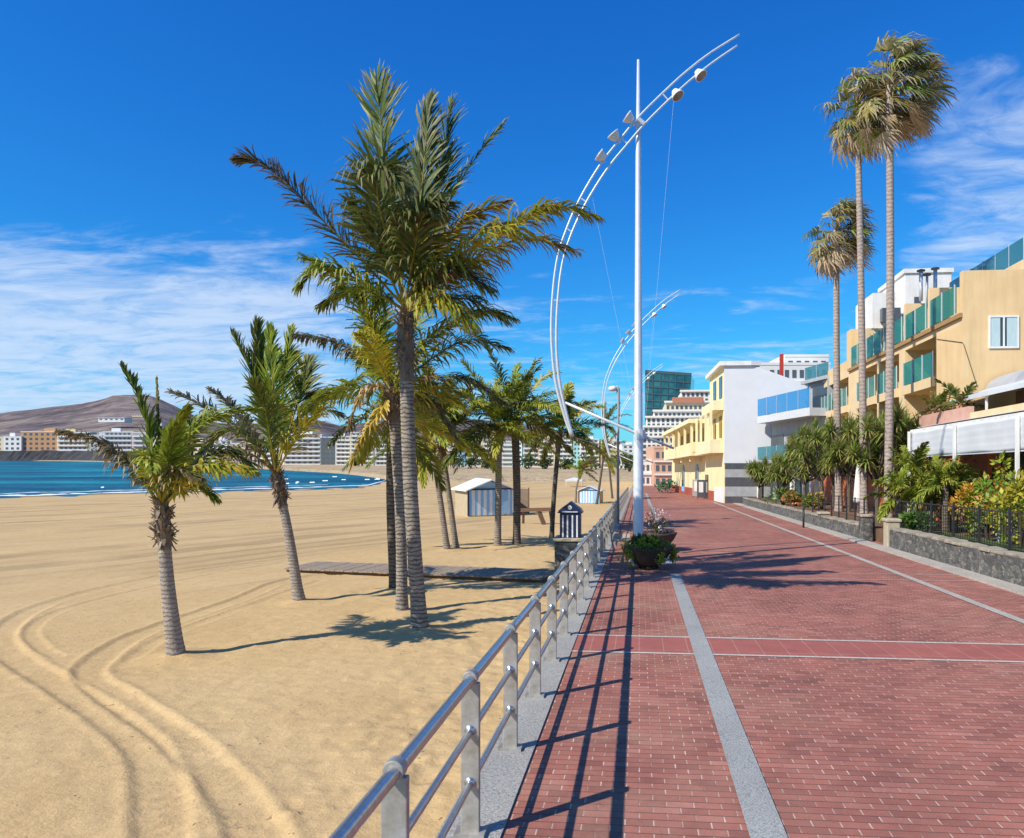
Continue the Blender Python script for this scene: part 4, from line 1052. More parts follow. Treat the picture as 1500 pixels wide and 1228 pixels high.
# ------------------------------------------------------------------ far shore
WALLC = {k: mat('far_' + k, c, tuple(x * .88 for x in c), .85, .25) for k, c in dict(
    white=(.74, .73, .7), cream=(.68, .58, .4), orange=(.55, .3, .15), yellow=(.66, .52, .25), grey=(.42, .44, .46), slate=(.1, .12, .14),
    salmon=(.6, .36, .24), turq=(.3, .55, .55), pink=(.62, .46, .42), blue=(.2, .42, .6)).items()}
WIND_D = mat('far_window', (.1, .12, .14), (.06, .07, .085), .2, .5)
SLABW = mat('far_slab', (.72, .71, .69), (.64, .63, .61), .8, .5)
SHADOWB = mat('far_recess', (.36, .33, .29), (.24, .22, .2), .8, .4)  # flat bands, shade of the balcony recesses put into the colour
def apartment(px0, px1, ytop, D, colr, label, style=0, zb=-3.6, dp=16, turn=0, group='apartment blocks along the far shore'):
    a = at(px0, ytop, D); c = at(px1, ytop, D); W = (c - a).length * .985; ctr = (a + c) / 2
    fw = V((-SI, CO, 0)); base = V((ctr.x, ctr.y, zb)) + fw * dp / 2
    Ht = ctr.z - zb
    r = thing('apartment_block', label, 'building', base, TH + turn, group)
    wm = WALLC[colr]
    n = max(3, int(round((Ht + zb + 3.6) / (D * 6.4 / F)))); sh = Ht / n
    cube_part('wall', wm, r, (0, 0, Ht / 2), (W, dp, Ht))
    cube_part('roof_parapet', SLABW, r, (0, 0, Ht + sh * .06), (W * 1.02, dp * 1.02, sh * .16))
    cube_part('roof_house', wm, r, (W * random.uniform(-.25, .25), dp * .1, Ht + sh * .5), (W * .3, dp * .3, sh * .75))
    nw = max(2, min(6, int(round(W / (D * 7.5 / F)))))
    for i in range(n):
        z = sh * (i + .5)
        if ctr.z < 0: continue
        if style == 0:      # continuous balconies
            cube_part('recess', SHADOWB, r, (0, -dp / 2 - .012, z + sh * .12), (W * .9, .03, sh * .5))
            cube_part('balcony', SLABW if colr != 'slate' else wm, r, (0, -dp / 2 - sh * .18, z - sh * .3), (W * .94, sh * .36, sh * .34))
            for k in range(nw):
                cube_part('window', WIND_D, r, ((k + .5) / nw * W * .86 - W * .43, -dp / 2 - .045, z + sh * .1), (W * .86 / nw * .55, .03, sh * .46))
        elif style == 1:    # punched windows
            for k in range(nw):
                cube_part('window', WIND_D, r, ((k + .5) / nw * W * .92 - W * .46, -dp / 2 - .02, z), (W * .92 / nw * .5, .05, sh * .5))
        else:               # half balconies, half wall
            cube_part('balcony', SLABW, r, (-W * .2, -dp / 2 - sh * .2, z - sh * .28), (W * .5, sh * .4, sh * .32))
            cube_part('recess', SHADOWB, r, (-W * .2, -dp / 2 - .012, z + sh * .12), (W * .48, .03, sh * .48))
            for k in range(2):
                cube_part('window', WIND_D, r, (W * (.2 + .2 * k), -dp / 2 - .02, z), (W * .11, .05, sh * .5))
    return r
for a in [
    (-60, 4, 641, 1040, 'cream', 'cream block at the left edge behind the rocky pier', 1),
    (5, 31, 640, 1030, 'white', 'small white block left of the orange terrace behind the rocky pier', 1),
    (31, 83, 633, 1035, 'orange', 'long orange block behind the rocky pier', 1),
    (83, 131, 634, 1030, 'yellow', 'pale yellow block right of the orange one behind the pier', 0),
    (131, 151, 638, 1010, 'grey', 'narrow grey block between the yellow and white blocks behind the pier', 1),
    (151, 193, 633, 980, 'white', 'large white block behind the right end of the rocky pier', 0),
    (193, 224, 634, 960, 'pink', 'pale pink block right of the large white block', 2),
    (224, 262, 640, 900, 'white', 'white block behind the short palm, right of the pink block', 0),
    (262, 300, 648, 830, 'cream', 'low cream block between the two front palms', 1),
    (300, 338, 645, 740, 'white', 'white terraced block left of the leaning palm crown', 2),
    (338, 374, 650, 650, 'pink', 'low pink block behind the fronds of the leaning palm', 1),
    (374, 412, 646, 560, 'cream', 'cream block just left of the long grey striped block', 0),
    (412, 469, 637, 470, 'white', 'wide white block striped with balconies right of the leaning palm', 0),
    (469, 490, 641, 465, 'slate', 'dark slate block squeezed between two white ones', 1),
    (490, 512, 640, 450, 'white', 'narrow white block right of the dark slate block', 0),
    (512, 547, 634, 440, 'cream', 'tall cream block with balconies left of the palm group', 0),
    (547, 574, 640, 430, 'grey', 'grey balcony block just left of the palm group trunks', 0),
    (574, 606, 643, 420, 'white', 'white block hidden behind the palm group trunks', 2),
    (606, 636, 644, 410, 'grey', 'grey white block right of the tallest palm trunk', 0),
    (636, 657, 650, 400, 'cream', 'narrow cream block behind the leaning pair of palms', 1),
    (657, 670, 655, 395, 'salmon', 'small orange red block right of the leaning pair of palms', 2),
    (670, 682, 651, 393, 'blue', 'thin bright blue block next to the orange red one', 1),
    (682, 706, 648, 390, 'white', 'white balcony block right of the thin blue block', 0),
    (706, 732, 645, 385, 'yellow', 'yellow cream balcony block left of the straight palm trunk', 0),
    (732, 764, 647, 380, 'white', 'white block behind the two straight palm trunks', 2),
    (764, 789, 645, 370, 'turq', 'turquoise block with white balconies right of the thick palm trunk', 0),
    (789, 812, 642, 365, 'salmon', 'salmon balcony block left of the thin dark palm trunk', 0),
    (812, 840, 640, 355, 'cream', 'cream balcony block crossed by the thin dark palm trunk', 0),
    (840, 851, 648, 350, 'turq', 'narrow pale turquoise block above the far blue hut', 1),
    (851, 880, 644, 345, 'white', 'white balcony block behind the low yellow palm', 0),
    (880, 908, 646, 340, 'cream', 'cream block behind the far tall palm', 2),
    (908, 934, 652, 330, 'white', 'white block just left of the nearest lamp mast', 1)]:
    apartment(*a[:6], style=a[6], turn=random.uniform(-.12, .12))
for i, (p0, p1, yt, dd, lb) in enumerate([(150, 188, 613, 1900, 'long low white villa terrace on the hillside'), (196, 214, 608, 2000, 'cream villa high on the hill right of the white terrace'),
                                     (216, 240, 620, 1800, 'white villa lower on the hill behind the short palm'), (278, 296, 612, 1900, 'small white villa on the hill between the front palms'), (640, 668, 646, 900, 'white hillside house behind the leaning pair of palms')]):
    a = at(p0, yt, dd); c = at(p1, yt, dd); W = (c - a).length; hz = W * .1
    r = thing('hillside_house', lb, 'house', (a + c) / 2 - V((0, 0, hz)), TH, 'houses on the hillside')
    wm = WALLC['white' if i != 1 else 'cream']
    cube_part('wall', wm, r, (0, 0, hz * .2), (W, W * .5, hz * 1.6)); cube_part('roof', SLABW, r, (0, 0, hz * 1.05), (W * 1.04, W * .54, hz * .12))
    for k in range(5): cube_part('window', WIND_D, r, ((k + .5) / 5 * W - W / 2, -W * .25 - .1, hz * .45), (W * .09, .3, hz * .4))
# pier of dark rock
rnd = random.Random(9)
pr = thing('rock_pier', 'long dark rock pier with a pale wall along its top across the bay', 'pier', at(80, 672, 930))
b = MB(); n = 90; vs = []
for i in range(n + 1):
    p = -120 + 340 * i / n
    d0 = 940 - max(0, p - 100) * .9
    q = at(p, HY, d0); f = V((-SI, CO, 0))
    hh_ = 11 + 3 * float(fbm(i * .35, 3, 3, 2)) - max(0, (p - 165)) * .16
    for (o_, z_) in ((-14, SEA - 1), (-9, SEA + hh_ * .35 + rnd.uniform(-1, 1)), (-4, SEA + hh_ * .7 + rnd.uniform(-1, 1)), (0, SEA + hh_ + rnd.uniform(-.6, .6)), (26, SEA + hh_)):
        w_ = q + f * (o_ + rnd.uniform(-1, 1)); vs.append((w_.x, w_.y, z_))
b.add(vs, [(5 * i + k, 5 * i + k + 1, 5 * i + 6 + k, 5 * i + 5 + k) for i in range(n) for k in range(4)]); b.build('rocks', ROCK, pr, fix=False)
b = MB()
for i in range(30):
    p = -110 + 300 * i / 30; q = at(p, HY, 938 - max(0, p - 100) * .9); q2 = at(p + 9.4, HY, 938 - max(0, p + 9.4 - 100) * .9)
    zz = SEA + 11 - max(0, p - 165) * .16; b.beam(V((q.x, q.y, zz - 3)), V((q2.x, q2.y, zz - 3)), 1.4, .8)
b.build('pale_wall', CONC, pr)
# trees on the far beach front
def bush(name, label, cat, loc, rx, ry, rz, n, size, cols, seed, stem=True, group=None, clumps=12, narrow=.45):
    rnd = random.Random(seed); r = thing(name, label, cat, loc, group=group)
    c = V(loc) + V((0, 0, rz * 1.0 + (.0 if not stem else rz * .35)))
    b = MB(); leaf_cloud(b, c, rx, ry, rz, n, size, cols, rnd, clumps, None, narrow); b.build('foliage', LEAF, r, fix=False)
    if stem:
        b = MB(); b.cur = (.12, .09, .06)
        for k in range(4):
            a = rnd.uniform(0, 6.28); e = V((math.cos(a) * rx * .45, math.sin(a) * ry * .45, rz * 1.1))
            b.tube([V(loc) - V((0, 0, .1)), V(loc) + e * .4 + V((0, 0, rz * .15)), V(loc) + e + V((0, 0, rz * .2))], [rx * .07, rx * .05, rx * .02], 5)
        b.build('stems', LEAF, r, fix=False)
    return r
for i, (px, dd, hh_, lb) in enumerate([(640, 330, 4, 'dark shrubby tree behind the leaning pair of palms'), (664, 325, 5, 'dark green tree under the thin blue block'), (690, 322, 4.5, 'olive tree under the white balcony block'),
                                  (715, 320, 4, 'dark tree left of the straight palm trunk'), (772, 315, 5, 'dark tree below the turquoise block'), (800, 312, 3.6, 'low olive tree below the salmon block'),
                                  (828, 305, 3.2, 'low dark tree above the canopy tent'), (866, 300, 5, 'dark tree behind the low yellow palm'), (905, 290, 6, 'dark tree behind the slim grey lamp'), (922, 260, 6, 'olive tree just left of the nearest lamp mast'), (520, 400, 3, 'low shrub in front of the tall cream block')]):
    q = at(px, HY, dd); q.z = -3.3
    bush('shore_tree', lb, 'tree', q, hh_ * .8, hh_ * .6, hh_ * .5, 500, 1.0, [(.07, .13, .03), (.1, .14, .04), (.05, .09, .03)], 100 + i, group='trees along the far beach front', narrow=.6)

# ------------------------------------------------------------------ right hand side: stone wall, fence, garden
wl = thing('stone_wall', 'dark volcanic stone wall with pale coping along the near right edge of the promenade', 'wall', P(8.15, 18))
def along(b, x0, x1, y0, y1, z0, z1, n=6):
    vs = []; 
    for i in range(n + 1):
        y = y0 + (y1 - y0) * i / n
        vs += [(x0, y, z0 + pz(y)), (x1, y, z0 + pz(y)), (x1, y, z1 + pz(y)), (x0, y, z1 + pz(y))]
    fs = [(4 * i + k, 4 * i + (k + 1) % 4, 4 * i + 4 + (k + 1) % 4, 4 * i + 4 + k) for i in range(n) for k in range(4)] + [(3, 2, 1, 0), tuple(4 * n + k for k in range(4))]
    b.add(vs, fs); return b
along(MB(), 7.97, 8.34, 8, 24.4, -.3, .6).build('masonry', STONEW, wl)
def coping(x0, x1, y0, y1, z, root, seed):
    rr = random.Random(seed); y = y0; b = MB()
    while y < y1 - .1:
        l = min(rr.uniform(.35, .7), y1 - y); j = [rr.uniform(-.03, .03) for _ in range(4)]; h = rr.uniform(.05, .1)
        q = MB(); q.box(x0 + j[0], x1 + j[1], y + .012, y + l - .012, z, z + h)
        for v_ in q.v: v_ += V((rr.uniform(-.02, .02), 0, rr.uniform(-.015, .015) if v_.z > z + .01 else 0))
        b.add(q.v, q.f); y += l
    return b.sheared().build('coping', COPE, root, bev=.015)
COPE = mat('rough_coping', (.4, .34, .24), (.22, .2, .16), .95, 2.5, .6)
coping(7.96, 8.36, 8, 24.4, .6, wl, 1)
wl2 = thing('stone_wall', 'low dark stone wall receding beyond the second gate pillar', 'wall', P(8.15, 40))
along(MB(), 7.97, 8.3, 27.6, 58, -.3, .48).build('masonry', STONEW, wl2)
coping(7.96, 8.32, 27.6, 58, .48, wl2, 2)
for y, lb in ((24.65, 'cream stone gate pillar at the end of the near stone wall'), (27.35, 'weathered stone gate pillar at the start of the far low wall'), (33.5, 'short stone pillar in the low wall beside the black bollard')):
    o = thing('gate_pillar', lb, 'pillar', P(8.12, y), group='stone pillars of the garden wall')
    h_ = .86 if y < 33 else .62
    MB().cbox(P(8.12, y, h_ / 2 - .1), (.4, .42, h_ + .2)).build('shaft', CREAMST if y < 25 else STONEW, o, bev=.03)
    MB().cbox(P(8.12, y, h_ + .04), (.48, .5, .09)).build('cap', CREAMST, o, bev=.02)
for px, py, lb in ((1177, 773, 'thin black bollard at the foot of the low stone wall'),):
    q = on_prom(px, py); o = thing('bollard', lb, 'bollard', q)
    MB().tube([q - V((0, 0, .05)), q + V((0, 0, .82))], .045, 10).build('pole', BLACK, o, True)
    MB().lathe([(.05, .8), (.065, .83), (.04, .88), (.01, .9)], 10, Matrix.Translation(q)).build('cap', BLACK, o, True)
fe = thing('metal_fence', 'black iron bar fence standing on the lawn behind the near stone wall', 'fence', P(8.75, 18))
b = MB()
for y in np.arange(9, 26.2, .14): b.beam(P(8.75, y, .45), P(8.75, y, 1.5), .014, .014)
b.build('bars', BLACK, fe)
for z in (.6, 1.46): along(MB(), 8.735, 8.765, 9, 26.2, z, z + .035).build('cross_rail', BLACK, fe)
for k in range(12): MB().beam(P(8.75, 9 + 1.56 * k, .3), P(8.75, 9 + 1.56 * k, 1.58), .05, .05).build('post', BLACK, fe)
fe2 = thing('garden_fence', 'black wire fence between the tall fan palm trunks', 'fence', P(8.6, 32))
for k in range(9): MB().beam(P(8.6, 28 + 1.2 * k, .3), P(8.6, 28 + 1.2 * k, 1.45), .045, .045).build('post', BLACK, fe2)
for z in (.7, 1.05, 1.4): MB().tube([P(8.6, 28, z), P(8.6, 37.6, z)], .012, 5).build('wire', BLACK, fe2)

gw = thing('garden_wall', 'low salmon garden wall behind the dracaena trees', 'wall', P(12.3, 45, .45))
along(MB(), 12.3, 12.5, 31.5, 52, .3, 2.3, 8).build('wall_face', SALMON, gw)
along(MB(), 12.26, 12.54, 31.5, 52, 2.3, 2.38, 8).build('coping', TERRA, gw)
# restaurant terrace with white canvas
pg = thing('terrace_pergola', 'white terrace pergola hung with a long white canvas screen', 'pergola', P(11, 25, .45))
PF = Face((11, 16), (11, 31.0))
PF.part('top_beam', WHITE, pg, 0, 15.0, -.06, .06, 4.05, 4.17)
b = MB(); n = 48; nr_ = 12
for i in range(n + 1):
    for j in range(nr_ + 1):
        s_ = 14.8 * i / n + .05; z = 4.06 - .97 * j / nr_
        b.add([PF.pt(s_, .075 + .006 * math.sin(j * 2.1 + .5 * math.sin(i * .35)) + .006 * math.sin(i * 1.3 + j * .3), z + .012 * math.sin(i * .7))], [])
b.f = [((nr_ + 1) * i + k, (nr_ + 1) * i + k + 1, (nr_ + 1) * (i + 1) + k + 1, (nr_ + 1) * (i + 1) + k) for i in range(n) for k in range(nr_)]
b.sheared(); o = b.build('canvas_screen', CANVAS, pg, True, fix=False); sm_ = o.modifiers.new('thickness', 'SOLIDIFY'); sm_.thickness = .01
PF.part('bottom_tube', GALV, pg, .05, 14.8, .05, .09, 3.04, 3.08)
b = MB(); b.add([PF.pt(0, 0, 4.225), PF.pt(14.4, 0, 4.225), PF.pt(14.4, -4.5, 4.75), PF.pt(0, -4.5, 4.75), PF.pt(0, 0, 4.24), PF.pt(14.4, 0, 4.24), PF.pt(14.4, -4.5, 4.77), PF.pt(0, -4.5, 4.77)], [(0, 1, 2, 3), (4, 5, 6, 7), (0, 1, 5, 4), (1, 2, 6, 5), (2, 3, 7, 6), (3, 0, 4, 7)])
b.sheared().build('roof_canvas', CANVAS, pg)
for s_ in (1.8, 6.3, 10.55, 14.85): MB().beam(P(10.84, 16 + s_, .3), P(10.84, 16 + s_, 4.1), .09, .09).build('post', WHITE, pg)
for s_ in np.arange(1, 14.5, 2.2): PF.part('rafter', WHITE, pg, s_, s_ + .06, -4.4, -.1, 4.02, 4.12)
tw = thing('terrace_wall', 'salmon terrace wall with dark openings under the white canvas', 'wall', P(13.4, 23, .4))
TF = Face((13.3, 14), (13.3, 29.6))
TF.part('wall', SALMON, tw, 0, 15.6, -.3, 0, .2, 4.0)
for s_ in (2.4, 6.0, 9.4, 12.6): TF.part('opening', GLASSD, tw, s_, s_ + 1.9, -.02, .03, 1.2, 3.2)
for s_ in (1.2, 4.9, 8.5, 11.8): TF.part('pilaster', TANW, tw, s_, s_ + .3, 0, .12, .2, 4.0)
gt = thing('picket_screen', 'small pale picket screen standing among the terrace plants', 'screen', P(10.3, 21.6, .5))
for k in range(10): MB().beam(P(10.0 + .17 * k, 21.6, .45), P(10.0 + .17 * k, 21.6, 1.55), .06, .03).build('picket', mat('pale_blue_paint', (.5, .62, .66), (.44, .55, .6), .6), gt)
for z in (.7, 1.4): MB().beam(P(9.95, 21.64, z), P(11.6, 21.64, z), .03, .07).build('rail', MC['pale_blue_paint'], gt)
# upper terrace
ut = thing('upper_terrace', 'first floor terrace with terracotta parapet under a pale awning', 'terrace', P(13, 25, .3))
UF = Face((12.1, 20), (12.1, 33))
UF.part('deck', TANW, ut, 0, 13, -.85, 0, 4.3, 4.42)
UF.part('deck', TANW, ut, 0, 10.9, -9, -.852, 4.3, 4.42)
UF.part('parapet', mat('pink_planter', (.6, .36, .27), (.54, .3, .22), .85, 3), ut, 8.0, 13, -.02, .16, 4.25, 4.86)
UF.part('low_parapet', TANW, ut, 0, 7.998, -.02, .12, 4.25, 4.62)
UF.part('back_wall', mat('interior_shade_render', (.3, .2, .13), (.24, .16, .1), .85, 2), ut, 0, 10.9, -3.0, -2.85, 4.42, 5.7)  # brown puts the terrace's shaded interior into the wall colour
for s_ in (5.2, 8.0, 10.7): UF.part('post', WHITE, ut, s_, s_ + .07, -.5, -.43, 4.42, 5.3)
b = MB(); b.add([UF.pt(3, -.3, 5.2), UF.pt(10.85, -.3, 5.2), UF.pt(10.85, -2.8, 6.05), UF.pt(3, -2.8, 6.05), UF.pt(3, -.3, 5.36), UF.pt(10.85, -.3, 5.36), UF.pt(10.85, -2.8, 6.1), UF.pt(3, -2.8, 6.1)], [(0, 1, 2, 3), (4, 5, 6, 7), (0, 1, 5, 4), (1, 2, 6, 5), (2, 3, 7, 6), (3, 0, 4, 7)])
b.sheared().build('awning', CANVAS, ut)
b = MB(); prof = [(math.cos(R(a)) * 1.7, math.sin(R(a)) * .75) for a in range(0, 181, 15)]
b.vprism([(x, z) for x, z in prof], lambda a, z: P(15.5 + a, 28.6, 5.75 + z), lambda a, z: P(15.5 + a, 30.9, 5.75 + z)); b.build('vaulted_awning', GCANVAS, ut)
for i, (px, py, D_, s_) in enumerate(((1352, 600, 29.0, .7), (1388, 588, 28.5, .8))):
    q = P(12.45, 32.2 - i * 2.4, 4.72)
    r = thing('terrace_plant', ('spiky dark plant on the left end of the upper terrace parapet', 'arching dark palm on the upper terrace beside the awning')[i], 'plant', q)
    auto_fronds(r, q + V((0, 0, .3)), 10, 1.0 * (1 + .3 * i), 60 + i, [(OLV, GRN), (BRN, OLV)], up=75, low=5, hang=.3, leaf=.3, nl=16, wid=.05, wbias=.1, rr=.014)
    MB().lathe([(.14, -.3), (.2, .1), (.22, .3), (.17, .31), (.05, .3)], 10, Matrix.Translation(q)).build('pot', TERRA, r, True)

# ------------------------------------------------------------------ tan building with green glass balconies
tb = thing('apartment_building', 'tan apartment building with green glass balconies behind the fan palms', 'building', P(14, 42))
T = Face((13, 31.05), (13, 57.05)); T.k = 1.045
def box_sh(name, m, root, *a, bev=0): return MB().box(*a).sheared().build(name, m, root, bev=bev)
box_sh('core_wall', TAN, tb, 14.6, 28, 31.4, 57.05, -.5, 8.9)
T.part('ground_floor_wall', SALMON, tb, 0, 24.9, -1.6, -.05, -.3, 3.7)
T.part('ground_floor_slab', TANW, tb, 0, 24.9, -1.6, 0, 3.7, 4.25)
b = MB(); b.add([(13, 31.05, 3.6), (28, 31.05, 3.6), (28, 31.05, 10.6), (13, 31.05, 10.6), (13, 31.33, 3.6), (28, 31.33, 3.6), (28, 31.33, 10.6), (13, 31.33, 10.6)], [(0, 1, 2, 3), (4, 7, 6, 5), (0, 4, 5, 1), (1, 5, 6, 2), (2, 6, 7, 3), (3, 7, 4, 0)])
b.sheared().build('end_wall', TAN, tb)
T.part('facade_wall', TAN, tb, .282, 2.6, -1.598, 0, 4.25, 8.45)
FIN = [(6.2, 7.0), (9.9, 10.3), (13.6, 15.6), (18.6, 19.0), (21.8, 24.9)]
for s0, s1 in FIN: T.part('partition', TANW, tb, s0, s1, -1.598, 0, 4.25, 8.45)
T.part('cornice', TANW, tb, .282, 24.9, -1.6, .0, 8.45, 8.95)
T.part('cornice_lip', mat('tan_shadow_lip', (.4, .24, .1), None, .8), tb, .0, 15.4, 0, .12, 8.72, 8.9)  # dark tan paints the ledge's shadow line into the lip
BAY = [(2.6, 6.2), (7.0, 9.9), (10.3, 13.6), (15.6, 18.6), (19.0, 21.8)]
for i, (s0, s1) in enumerate(BAY):
    f = T.part('balcony_slab', TANW, tb, s0, s1, -1.598, .14, 6.25, 6.68)
    g = T.part('balustrade', GREENG, tb, s0 + .02, s1 - .02, .06, .09, 6.72, 7.8)
    for k in range(4): T.part('balustrade_post', GALV, g, s0 + .03 + (s1 - s0 - .1) * k / 3, s0 + .07 + (s1 - s0 - .1) * k / 3, .092, .13, 6.682, 7.84)
    dw = T.part('balcony_door', GLASSD, tb, s0 + .4, s1 - .6, -1.55, -1.5, 6.69, 8.3)
    T.part('door_frame', WHITE, dw, (s0 + s1) / 2 - .08, (s0 + s1) / 2, -1.499, -1.46, 6.69, 8.3)
    dw = T.part('terrace_door', GLASSD, tb, s0 + .3, s1 - .5, -1.55, -1.5, 4.26, 5.9)
    if i in (1, 2, 4): T.part('balustrade', GREENG, tb, s0 + .02, s1 - .02, .03, .06, 4.3, 5.35)
# top floor terrace
T.part('top_floor_wall', TAN, tb, .282, 15.4, -5, -3.2, 8.9, 10.4)
for i in range(5):
    s0 = .3 + i * 2.95
    g = T.part('terrace_glass', GREENG, tb, s0 + .25, s0 + 2.9, .0, .03, 9.0, 10.15)
    for k in range(3): T.part('glass_post', GALV, g, s0 + .3 + 1.25 * k, s0 + .34 + 1.25 * k, .032, .07, 8.96, 10.2)
    if i: T.part('terrace_fin', TANW, tb, s0 - .02, s0 + .2, -3.2, .0, 8.95, (10.75, 10.75, 10.4, 10.75)[i - 1])
T.part('terrace_pier', TAN, tb, 15.0, 15.9, -3.2, .02, 8.95, 11.3)
T.part('lower_roof_wall', TAN, tb, 15.9, 24.9, -3.2, -.0, 8.95, 9.5)
box_sh('upper_wall', TANW, tb, 15.5, 28, 31.4, 38.5, 8.9, 11.1)
for k in range(6):
    g = box_sh('roof_glass', TEALG, tb, 15.51, 15.54, 31.4 + 1.2 * k, 32.57 + 1.2 * k, 11.14, 12.0)
    box_sh('glass_post', GALV, g, 15.505, 15.55, 31.38 + 1.2 * k, 31.42 + 1.2 * k, 11.1, 12.05)
box_sh('roof_glass', TEALG, tb, 15.56, 27, 31.43, 31.46, 11.14, 12.0)
W0, W1, WY = 14.05, 15.08, 31.05
wn = box_sh('window', GLASSD, tb, W0, W1, WY - .025, WY - .002, 7.52, 8.68)
wm_ = (W0 + W1) / 2
for a in ((W0 - .06, W1 + .06, 7.44, 7.52), (W0 - .06, W1 + .06, 8.68, 8.75), (W0 - .06, W0, 7.52, 8.68), (W1, W1 + .06, 7.52, 8.68), (wm_ - .03, wm_ + .03, 7.52, 8.68)):
    box_sh('frame', WHITE, wn, a[0], a[1], WY - .06, WY - .001, a[2], a[3])
for a in ((W0 + .01, wm_ - .14), (wm_ + .12, W1 - .01)): box_sh('curtain', mat('net_curtain', (.5, .62, .62), (.4, .52, .53), .8, 6, stretch=(6, 1, .3)), wn, a[0], a[1], WY - .038, WY - .026, 7.53, 8.67)
MB().tube([P(12.975, 33.6, 8.3), P(12.975, 31.04, 7.7), P(13.03, 31.02, 7.6), P(13.55, 31.02, 5.9)], .012, 5).build('cable', mat('dark_cable', (.08, .06, .05)), tb)
for i, (px, yt) in enumerate(((1349, 396), (1358, 402), (1370, 393))):
    q = at(px, yt, 36); h_ = 1.5
    MB().tube([q - V((0, 0, h_)), q - V((0, 0, .1))], .09 if i != 1 else .06, 10).build('flue', GALV, tb, True)
    MB().lathe([(.2, -.06), (.2, 0), (.05, .05)], 10, Matrix.Translation(q)).build('flue_cap', DGREY, tb)
ph = thing('penthouse', 'white rooftop house rising behind the tan building', 'building', P(16, 47))
for x0, x1, y0, y1, z1 in ((13.9, 15.6, 45.5, 49, 13.2), (15.6, 18.2, 45.0, 49.6, 14.2)): box_sh('wall', WHITE, ph, x0, x1, y0, y1, 8.96, z1)
box_sh('parapet', WHITE, ph, 15.5, 18.3, 44.9, 49.7, 14.203, 14.45)
for x0, z0 in ((14.3, 11.4), (15.0, 11.4), (16.1, 12.0), (17.0, 12.0)): box_sh('window', WIND_D, ph, x0, x0 + .35, 44.96 if x0 > 15.5 else 45.46, 45.02, z0, z0 + .8)

# blue glass balcony building
bb_ = thing('balcony_house', 'grey house with bright blue glass balconies left of the tan building', 'building', P(11.6, 56))
B = Face((12.0, 52.0), (9.75, 60.2))
B.part('wall', CONC, bb_, 0, B.L, -6, -.9, 0, 6.94)
B.part('upper_wall', CONC, bb_, 0, 3.6, -6, -1.4, 6.952, 9.0)
B.part('first_floor_slab', CONC, bb_, 0, B.L, -.9, .25, 3.2, 3.55)
B.part('second_floor_slab', mat('pale_slab', (.6, .62, .64), None, .8), bb_, 0, B.L, -.9, .35, 6.4, 6.95)
B.part('roof_slab', CONC, bb_, 0, 3.9, -6, -1.0, 9.0, 9.25)
for z, h_, gm in ((6.98, 1.35, BLUEG), (3.56, .95, TEALG), (9.26, .9, TEALG)):
    t_ = .3 if z < 9 else -1.1
    for k in range(5 if z < 9 else 2):
        g = B.part('balustrade', gm, bb_, B.L * k / 5 + .03, B.L * (k + 1) / 5 - .03, t_, t_ + .03, z, z + h_)
        B.part('post', GALV, g, B.L * k / 5, B.L * k / 5 + .025, t_ - .01, t_ + .04, z, z + h_ + .05)
for z in (3.7, 7.1):
    for k in range(3): B.part('window', GLASSD, bb_, .6 + 2.9 * k, 2.8 + 2.9 * k, *((-.9, -.86) if z < 6 else (-1.4, -1.36)), z, z + 1.75) if z < 6 or k == 0 else None
for k in range(4): B.part('column', WHITE, bb_, .2 + 2.85 * k, .45 + 2.85 * k, -.1, .15, 0, 3.2)
for k in range(3): B.part('shop_window', GLASSD, bb_, .7 + 2.9 * k, 2.9 + 2.9 * k, -.9, -.86, .4, 2.8)
EF = Face((18.5, 51.9), (12.0, 52.0))
EF.part('end_wall', CONC, bb_, 0, 5.6, -.2, 0, 0, 9.0)

# yellow building with white gable
yb = thing('corner_building', 'yellow corner building with wooden style balconies and a blank grey white gable', 'building', P(8, 70))
Y1 = Face((6.9, 61.0), (6.2, 74)); Y2 = Face((6.2, 74), (4.4, 100))
b = MB(); b.prism([(6.9, 61.0), (13.2, 61.0), (13.2, 100), (4.4, 100), (6.2, 74)], -.5, 7.6); b.sheared().build('wall', YEL, yb)
b = MB(); b.prism([(6.92, 61.0), (9.6, 61.0), (9.6, 69), (6.5, 69)], 7.601, 11.15); b.sheared().build('tower', YELP, yb)
b = MB(); b.prism([(6.5, 60.5), (9.0, 60.5), (9.8, 60.7), (9.8, 69.6), (6.15, 69.6)], 11.15, 11.5); b.sheared().build('roof_slab', WHITE, yb)
b = MB(); b.vprism([(6.88, 3.25), (13.3, 3.25), (13.3, 9.6), (9.6, 11.0), (9.0, 11.148), (6.88, 11.148)], lambda a, z: P(a, 60.7, z), lambda a, z: P(a, 60.98, z)); b.build('gable', GABLE, yb)
for k, (z0, z1, m_) in enumerate(((-.3, .55, DGREY), (.55, 1.35, CONC), (1.35, 2.1, DGREY), (2.1, 2.75, CONC), (2.75, 3.248, DGREY))):
    box_sh('cladding_band', m_, yb, 6.95, 13.3, 60.66 + .004 * (k % 2), 60.98, z0, z1)
Y1.part('plinth', WHITE, yb, 0, 5, 0, .05, -.3, 1.2); Y1.part('plinth', REDB, yb, 5, Y1.L, 0, .05, -.3, .85)
Y2.part('plinth', REDB, yb, 0, Y2.L, 0, .05, -.3, .85)
Y2.part('loggia_floor', YELP, yb, -3, 22, 0, 1.5, 4.1, 4.45); Y2.part('loggia_parapet', YEL, yb, -3, 22, 1.35, 1.5, 4.45, 5.35)
Y2.part('loggia_roof', YELP, yb, -3.3, 22.3, 0, 1.75, 7.2, 7.6)
Y2.part('loggia_end', YELP, yb, -3.05, -2.95, .0, 1.35, 4.45, 5.4)
for k in range(6): Y2.part('loggia_post', YELP, yb, -3 + 4.95 * k, -2.75 + 4.95 * k, 1.3, 1.52, 5.35, 7.2)
